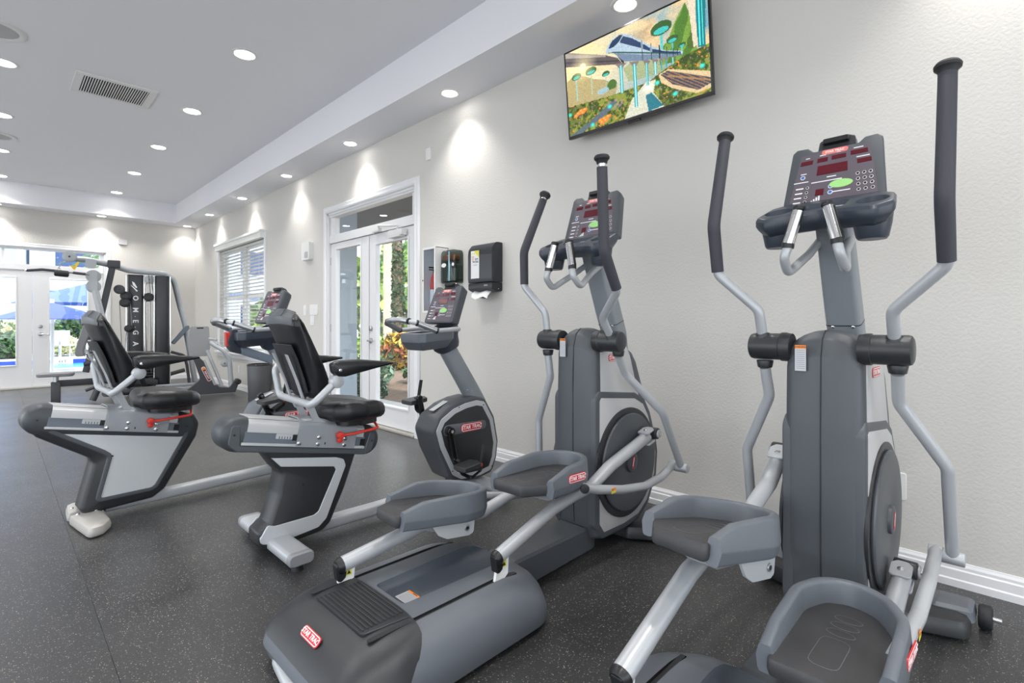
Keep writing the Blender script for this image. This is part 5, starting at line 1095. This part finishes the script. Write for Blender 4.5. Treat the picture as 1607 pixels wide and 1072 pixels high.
g.rings([[(x_, z_+.012*math.sin(y_*40), y_) for y_ in (-.10, -.05, 0, .05, .10)]+[(x_-.0015, z_+.012*math.sin(y_*40), y_) for y_ in (.10, .05, 0, -.05, -.10)] for x_, z_ in pz]); g.ob('paper_sheet', td, label='loose white paper sheet hanging out')
nt = empty('paper_notice', (X1-.1275, 3.262, 1.655), label='white and yellow paper notice on the front of the black towel dispenser', category='notice')
g = G(mat('paper_white', '#e3e3e1', .7)); g.T = WT; g.slab(rect(.105, .235), [(-.0015, 0), (0, 0)]); pn = g.ob('sheet', nt, ang=0)
g = G(yellow_ink); g.T = WT; g.slab([(-.01, .115), (.052, .117), (.052, .055), (.02, .085)], [(.0, 0), (.0006, 0)]); g.m(mat('pale_yellow_print', '#e5dd9a', .6)); g.slab(rect(.05, .014, -.02, .095), [(0, 0), (.0007, 0)]); g.m(mat('tan_print', '#c9a48c', .6))
for i in range(4): g.slab(rect(.034-.004*i, .007, -.026, .068-.012*i), [(0, 0), (.0007, 0)])
g.m(grey_ink); g.slab(rect(.022, .018, .012, .045), [(0, 0), (.0006, 0)])
g.m(black_pl); g.text('&', .022, MX.Translation((.034, .047, .0006)), ext=.0003); g.text('WORK', .024, MX.Translation((.008, .022, .0006)), ext=.0003); g.m(grey_ink); g.text('HARD', .018, MX.Translation((.004, -.004, .0006)), ext=.0002, bold=False); g.ob('print', nt, ang=0)
# siren, thermostat, switches, outlets
def wallbox(name, y, z, w, h, d, label, cat, m_=plast_white, group=None, parts=None, T=None, loc=None):
    o_ = empty(name, loc or (X1, y, z), label=label, category=cat)
    if group: o_['group'] = group
    g = G(m_); g.T = T or WT; g.slab(rounded(rect(w, h), min(w, h)*.12, 3), [(.0, 0), (d*.8, 0), (d, min(.004, d*.2))]); b = g.ob('faceplate', o_)
    if parts:
        for nm, mm, rects in parts:
            for (x_, y_, w2, h2, d2) in rects:
                g = G(mm); g.T = T or WT; g.slab(rounded(rect(w2, h2, x_, y_), min(w2, h2)*.2, 2), [(d-.001, 0), (d+d2*.6, 0), (d+d2, d2*.3)]); g.ob(nm, o_)
    return o_
wallbox('alarm_sounder', 6.80, 2.13, .24, .25, .06, 'white alarm sounder with a small grille high on the wall left of the glass door', 'alarm', parts=[('grille', mat('grille_grey', '#b5b6b8', .6), [(.035, -.055, .10, .085, .004)])])
wallbox('thermostat', 4.085, 2.81, .065, .115, .022, 'small white sensor high on the wall just right of the door casing', 'sensor')
grey_sw = mat('pale_grey_button', '#cfcfce', .5)  # even pale grey of the control plate's push buttons
wallbox('light_switch', 6.93, 1.335, .085, .135, .008, 'single white light switch plate, leftmost beside the glass door', 'switch', parts=[('rocker', plast_white, [(0, 0, .030, .062, .006)])])
wallbox('light_switch', 6.655, 1.335, .235, .135, .008, 'wide white light switch plate with three rockers beside the glass door', 'switch', parts=[('rocker', plast_white, [(-.07, 0, .030, .062, .006), (0, 0, .030, .062, .006), (.07, 0, .030, .062, .006)])])
wallbox('control_plate', 6.70, 1.195, .115, .13, .010, 'white control plate directly below the wide light switch', 'switch', parts=[('push_button', grey_sw, [(-.03, -.035, .012, .012, .003), (0, -.035, .012, .012, .003), (.03, -.035, .012, .012, .003)])])
for y, z, lb in ((9.63, .355, 'white wall outlet low under the blind window'), (.40, .395, 'white wall outlet behind the right elliptical')):
    wallbox('wall_outlet', y, z, .078, .125, .006, lb, 'outlet', parts=[('socket', plast_white, [(0, .024, .034, .030, .003), (0, -.024, .034, .030, .003)])])
wallbox('wall_sensor', 0, 0, .13, .10, .035, 'small pale grey box on the back wall right of the patio door', 'sensor', m_=mat('grey_box', '#bdbcc0', .5), T=frame((0, 0, 0), (1, 0, 0), (0, 0, 1)), loc=(1.75, Y1, 2.735))
# waste bin
wb = empty('waste_bin', (2.80, 8.12, 0), label='dark grey waste bin against the right wall behind the left recumbent bike', category='bin')
g = G(mat('bin_dark', '#47484b', .45)); g.lathe((0, 0, 0), (0, 0, 1), [(0, .15), (.01, .155), (.52, .17), (.53, .165), (.50, .155), (.03, .14), (.03, .001)], 30); g.ob('bin_body', wb)
g = G(black_pl); g.lathe((0, 0, .525), (0, 0, 1), [(0, .172), (.010, .174), (.02, .165), (.02, .15), (.0, .15)], 30); g.ob('bin_rim', wb)

# ------------------------------------------------------------ outside
grd = mat('outdoor_soil', '#6b5a4c', .95, bump=1, scale=20, var=.3, vscale=10)
conc = mat('pool_deck_concrete', '#b0b0ae', .8, var=.05)
G(conc).box2((-14, 12.6, -.25), (20, 17.8, -.06)).ob('patio', ang=0, kind='structure')
G(conc).box2((-14, 23.4, -.25), (20, 45, -.06)).ob('far_patio', ang=0, kind='structure')
G(conc).box2((5.5, 17.8, -.25), (20, 23.4, -.06)).ob('side_patio', ang=0, kind='structure')
G(conc).box2((-24, -16, -.25), (-3.76, 12.6, -.06)).box2((-3.76, -16, -.25), (20, -6, -.06)).box2((-3.76, -6, -.25), (3.14, -2.76, -.06)).ob('bounce_terrace', ang=0, kind='structure')  # terrace added out of view to bounce sunlight up to the ceiling
G(grd).box2((3.14, -6, -.25), (20, 12.6, -.10)).ob('garden_bed', ang=0, kind='structure')
G(conc).box2((3.14, 3.6, -.1), (4.25, 7.2, -.03)).ob('door_step', ang=0, kind='structure')
pool = empty('swimming_pool', (0, 20.6, -.06), label='turquoise swimming pool outside the patio door', category='pool')
g = G(water_m); g.box2((-14, -2.6, -.18), (5.5, 2.6, -.16)); g.ob('water', pool, ang=0)
tile = mat('pool_tile_blue', '#2a3fb0', .2)
g = G(tile); g.box2((-14, 2.56, -.8), (5.5, 2.62, -.02)); g.box2((-14, -2.62, -.8), (5.5, -2.56, -.02)); g.box2((5.44, -2.6, -.8), (5.5, 2.6, -.02)); g.ob('waterline_tiles', pool, ang=0)
g = G(plast_white); g.box2((-14, 2.56, -.03), (5.7, 2.95, .03), .01); g.box2((-14, -2.95, -.03), (5.7, -2.56, .03), .01); g.ob('coping', pool, ang=0)
g = G(white_ink); g.slab(rect(.55, .14, 1.6, -.10), [(2.54, 0), (2.555, 0)], XZ); g.m(black_pl); g.text('3 FT', .12, frame((1.6, 2.538, -.10), (1, 0, 0), (0, 0, 1)), ext=.001); g.ob('depth_marker', pool, ang=0)
g = G(chrome)
for x in (1.30, 1.55): g.tube([(x, 2.4, -.5), (x, 2.4, .45), (x, 2.75, .60), (x, 3.05, .40), (x, 3.05, 0)], .022, n=8, fil=.12)
g.ob('pool_ladder', pool)
# parasols
def parasol(x, y, z, r, h, label):
    t = empty('pool_parasol', (x, y, -.06), label=label, category='parasol', group='blue pool parasols')
    g = G(plast_white); g.cyl((0, 0, 0), (0, 0, z+h+.08), .035, n=10); g.cyl((0, 0, 0), (0, 0, .06), .28, n=18, bev=.02); g.ob('pole', t)
    g = G(mat('parasol_blue', '#4a62ae', .8, var=.06)); n = 8; rs = []
    for k_, (rr_, zz_) in enumerate(((.02, z+h), (r*.5, z+h*.55), (r, z))):
        rs.append([(rr_*math.cos(2*PI*i/n)*(1 if i % 1 == 0 else 1), rr_*math.sin(2*PI*i/n), zz_) for i in range(n)])
    rs2 = [[(a*.99, b*.99, c-.012) for a, b, c in r_] for r_ in rs[::-1]]
    g.rings(rs+rs2); g.ob('canopy', t, ang=0)
    g = G(mat('parasol_rib', '#d6d8dc', .5))
    for i in range(n): a = 2*PI*i/n; g.cyl((r*.97*math.cos(a), r*.97*math.sin(a), z-.02), (.03*math.cos(a), .03*math.sin(a), z+h-.06), .012, n=6)
    g.ob('rib', t)
    return t
parasol(1.66, 16.75, 1.70, 1.42, .52, 'nearer, higher blue parasol beside the pool')
parasol(.866, 14.9, 1.309, .98, .35, 'lower blue parasol on a white pole just outside the patio door')
# bushes built from many small leaves
leaf_mats = {}
def foliage(g, c, rad, n, size, rng, flat=False):
    for _ in range(n):
        d = V((rng.gauss(0, 1), rng.gauss(0, 1), rng.gauss(0, 1))).normalized()*(rng.random()**.33)
        p = V(c)+V((d.x*rad[0], d.y*rad[1], d.z*rad[2])); s_ = size*(.6+.8*rng.random())
        a = V((rng.gauss(0, 1), rng.gauss(0, 1), rng.gauss(0, 1))).normalized(); b = a.cross(V((rng.gauss(0, 1), rng.gauss(0, 1), rng.gauss(0, 1)))).normalized()
        g.add([tuple(p-a*s_), tuple(p+b*s_*.45), tuple(p+a*s_), tuple(p-b*s_*.45)], [(0, 1, 2, 3)])
rngp = random.Random(4)
lf_green = mat('leaf_green', '#4a7030', .6, var=.35, vscale=14); lf_dark = mat('leaf_dark_green', '#2c4a29', .6, var=.35, vscale=12); lf_pale = mat('leaf_grey_green', '#64806c', .6, var=.3, vscale=16)
lf_yel = mat('leaf_yellow', '#c9a93c', .6, var=.3, vscale=14); lf_flower = mat('flower_cream', '#f1ecc6', .7); lf_lime = mat('leaf_lime', '#8fa848', .6, var=.3, vscale=10)
def bush(name, c, rad, n, size, mats_, label, cat='shrub', group=None):
    t = empty(name, (c[0], c[1], c[2]-rad[2]), label=label, category=cat)
    if group: t['group'] = group
    g = G()
    for m_, fr in mats_: g.m(m_); foliage(g, (0, 0, rad[2]), rad, int(n*fr), size, rngp)
    g.ob('foliage', t, ang=0, recalc=False)
    g = G(mat('bark', '#5a4a3c', .9))
    for i in range(4): a = i*1.6; g.cyl((0.02*math.cos(a), .02*math.sin(a), -.02), (rad[0]*.4*math.cos(a), rad[1]*.4*math.sin(a), rad[2]*1.1), .012, .005, n=6)
    g.ob('stem', t); return t
bush('flowering_shrub', (4.7, 8.45, .10), (.42, .42, .26), 900, .06, [(lf_pale, .6), (lf_green, .3), (lf_flower, .06)], 'low grey-green shrub nearest outside the glass door')
bush('flowering_shrub', (4.2, 7.45, .05), (.35, .35, .20), 700, .05, [(lf_pale, .5), (lf_dark, .5)], 'small dark shrub at the foot of the glass door')
bush('flowering_shrub', (5.55, 7.55, .08), (.36, .36, .22), 900, .055, [(lf_pale, .6), (lf_green, .35), (lf_flower, .05)], 'low grey-green shrub at the right of the glass door view')
bush('garden_shrub', (6.35, 8.9, .14), (.42, .45, .26), 800, .07, [(lf_pale, .5), (lf_green, .5)], 'green shrub farther right behind the low grey-green shrubs')
bush('garden_shrub', (5.35, 9.3, .16), (.45, .5, .28), 800, .07, [(lf_pale, .7), (lf_dark, .3)], 'grey-green shrub behind the nearest one outside the glass door')
bush('croton_plant', (7.7, 11.85, .42), (.50, .55, .50), 600, .13, [(lf_yel, .5), (mat('leaf_red', '#8e4a2c', .6, var=.3), .25), (lf_dark, .25)], 'croton plant with yellow and reddish leaves behind the mulch')
bush('lime_shrub', (7.6, 13.3, .40), (.5, .6, .55), 500, .11, [(lf_lime, .7), (lf_green, .3)], 'lime green shrub left of the croton plant')
bush('far_foliage', (13.0, 20.0, 2.4), (2.6, 3.2, 2.4), 1600, .32, [(lf_lime, .55), (lf_green, .45)], 'bright lime tree foliage far beyond the garden fence', cat='tree')
bush('far_foliage', (8.5, 21.0, 1.2), (1.8, 1.6, 1.2), 900, .25, [(lf_lime, .5), (lf_green, .5)], 'green foliage far outside the blind window', cat='tree')
def trunk(x, y, r, h, m_, label, lean=(0, 0), ivy=False):
    t = empty('palm_tree', (x, y, -.1), label=label, category='tree')
    g = G(m_); n = 18; rs = []
    for i in range(15):
        k_ = i/14; rr_ = r*(1.15-.25*k_)*(1+.04*(i % 2)); rs.append([(lean[0]*k_+rr_*math.cos(2*PI*j/n), lean[1]*k_+rr_*math.sin(2*PI*j/n), h*k_) for j in range(n)])
    g.rings(rs); g.ob('trunk', t)
    g = G(lf_dark if ivy else lf_green)
    if ivy:
        foliage(g, (0, 0, h*.42), (r*1.5, r*1.5, h*.42), 2600, .06, rngp)
    for i in range(14):
        a = 2*PI*i/14; L = 1.3; 
        for k_ in range(12):
            u = k_/12; p = V((lean[0]+math.cos(a)*L*u, lean[1]+math.sin(a)*L*u, h+.35*math.sin(u*PI)-.5*u*u)); b = V((-math.sin(a), math.cos(a), 0))*.28*math.sin((u+.1)*PI*.9)+V((0, 0, -.10)); tip = V((math.cos(a), math.sin(a), 0))*.12
            for s_ in (-1, 1): g.add([tuple(p), tuple(p+b*s_+tip), tuple(p+V((math.cos(a), math.sin(a), 0))*.05)], [(0, 1, 2)])
    g.ob('fronds', t, ang=0, recalc=False); return t
trunk(9.0, 14.6, .13, 7.0, mat('pale_trunk', '#b9ab98', .9, bump=1, scale=12, var=.15), 'pale slender palm trunk seen left in the glass door')
trunk(8.3, 12.9, .13, 5.2, mat('dark_trunk', '#6b5a48', .95, bump=1, scale=14, var=.25), 'thick dark trunk wrapped in ivy seen right in the glass door', ivy=True)
fe = empty('garden_fence', (9.6, 14.0, -.1), label='thin black iron fence behind the garden plants', category='fence')
g = G(gym_dark); g.box((0, 0, 1.55), (.03, 9, .03)); g.box((0, 0, .25), (.03, 9, .03)); g.ob('rail', fe, ang=0)
g = G(gym_dark); g.box((0, 0, .8), (.018, .018, 1.6)); pk = g.ob('picket', fe, ang=0); pk.location = (0, -4.4, 0)
for i in range(1, 56): dupe(pk, fe, (0, -4.4+.16*i, 0))
# porch of the side door: wing wall, soffit, post
G(mat('stucco_blue_grey', '#97a3ad', .85, bump=.4, scale=60)).box2((3.14, 6.86, -.1), (3.72, 7.15, 2.95)).ob('wall_porch_wing', ang=0, kind='structure')
G(mat('porch_soffit', '#5a5d60', .8)).box2((3.14, 2.6, 2.95), (5.2, 11.5, 3.1)).ob('ceiling_porch', ang=0, kind='structure')
G(conc).box2((5.0, 2.6, -.1), (5.2, 2.85, 2.95)).ob('porch_post', ang=0, kind='structure')
# buildings round the pool
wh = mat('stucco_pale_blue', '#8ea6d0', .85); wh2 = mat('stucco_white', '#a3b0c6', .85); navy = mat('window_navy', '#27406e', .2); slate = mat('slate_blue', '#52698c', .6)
def building(name, loc, size, label, wins, m_, band=None):
    t = empty(name, loc, label=label, category='building', group='buildings around the pool')
    w, d, h = size
    g = G(m_); g.box2((-w/2, 0, 0), (w/2, d, h)); wl = g.ob('facade', t, ang=0)
    if band:
        g = G(slate)
        for z in band: g.box2((-w/2-.05, -.06, z), (w/2+.05, .01, z+.35))
        g.ob('trim_band', t, ang=0)
    for (x, z, ww, hh_) in wins:
        g = G(plast_white); g.box2((x-ww/2-.08, -.07, z-.08), (x+ww/2+.08, .01, z+hh_+.08)); f = g.ob('window_surround', t, ang=0)
        g = G(navy); g.box2((x-ww/2, -.09, z), (x+ww/2, -.05, z+hh_)); g.ob('pane', f, ang=0)
    return t
building('pool_house', (-.9, 28, -.1), (3.0, 5, 8), 'pale blue building behind the pool at the left edge of the photo', [(.3, 5.2, 1.2, 1.6)], wh)
building('apartment_block', (4.3, 29.5, -.1), (6.6, 6, 9), 'white and slate apartment building behind the parasols', [(-1.85, .6, 1.3, 1.1), (-.2, .6, .9, 1.3), (1.4, .6, 1.2, 1.3), (-1.9, 3.3, 1.2, 1.3), (-.2, 3.1, 1.4, 1.4), (1.6, 3.1, 1.4, 1.4), (-1.4, 5.6, 3.4, 2.2)], wh2, band=(2.3, 4.9))
building('apartment_block', (12.5, 31, -.1), (8.0, 6, 9), 'white apartment building farther right beyond the garden', [(-2.2, 1, 1.3, 1.3), (0, 1, 1.3, 1.3), (2.2, 1, 1.3, 1.3), (-2.2, 4, 1.3, 1.3), (0, 4, 1.3, 1.3), (2.2, 4, 1.3, 1.3)], wh2, band=(2.6,))
for i, (x, y, z, rx, ry, rz, ms, lb) in enumerate(((.1, 24.2, .35, 1.0, .6, .50, [(lf_dark, .8), (lf_green, .2)], 'dark clipped hedge beyond the pool in the left door pane'),
      (-.1, 25.6, .75, 1.1, .5, .50, [(lf_flower, .4), (lf_green, .5), (mat('leaf_rust', '#9a7a4a', .6), .15)], 'hedge topped with cream flowers behind the clipped hedge'),
      (2.75, 26.6, .80, 1.5, .7, .75, [(lf_dark, .7), (lf_green, .3)], 'dark green shrubs below the slate building'),
      (1.72, 25.2, .35, .5, .35, .32, [(lf_flower, .7), (lf_lime, .3)], 'cream flowering shrub across the pool'))):
    bush('poolside_shrub', (x, y, z), (rx, ry, rz), 1500, .11, ms, lb)
def chair(x, y, rz, lb):
    t = empty('pool_chair', (x, y, -.06), R(rz), label=lb, category='chair', group='pale pool chairs')
    m_ = mat('chair_pale', '#e2e6ec', .5); fab = mat('chair_fabric', '#b9c3d4', .8)
    for sx in (-.24, .24):
        for sy in (-.22, .22): G(m_).box((sx, sy, .21), (.035, .035, .42)).ob('leg', t, ang=0)
    G(fab).box((0, 0, .43), (.52, .50, .04), .01).ob('seat', t, ang=0); G(fab).box((0, .24, .70), (.50, .035, .50), .01).ob('backrest', t, ang=0)
    G(m_).box((-.26, 0, .62), (.03, .48, .03)).ob('armrest', t, ang=0); G(m_).box((.26, 0, .62), (.03, .48, .03)).ob('armrest', t, ang=0)
chair(1.75, 24.2, 20, 'pale pool chair across the water, left of the two'); chair(2.55, 24.3, -15, 'pale pool chair across the water, right of the two')
# palm frond hanging in the top of the right door pane
pf = empty('palm_branch', (2.7, 20.5, 3.3), label='green palm branch hanging over the nearer parasol', category='palm')
g = G(lf_green)
for i in range(6):
    a = R(190+i*16); 
    for k_ in range(16):
        u = k_/16; p = V((math.cos(a)*1.3*u, -.3*u+.1*i, .15+math.sin(a)*.6*u-.35*u*u)); tip = V((math.cos(a)*.3, 0, -.42*(1-u*.6)))
        g.add([tuple(p), tuple(p+tip), tuple(p+V((.05, 0, 0)))], [(0, 1, 2)])
g.ob('fronds', pf, ang=0, recalc=False)
g = G(mat('bark', '#5a4a3c', .9)); g.tube([(.9, .5, -3.4), (.8, .4, -1.5), (.6, .2, .1), (0, 0, .15)], [.12, .11, .08, .03], n=8); g.ob('trunk', pf)
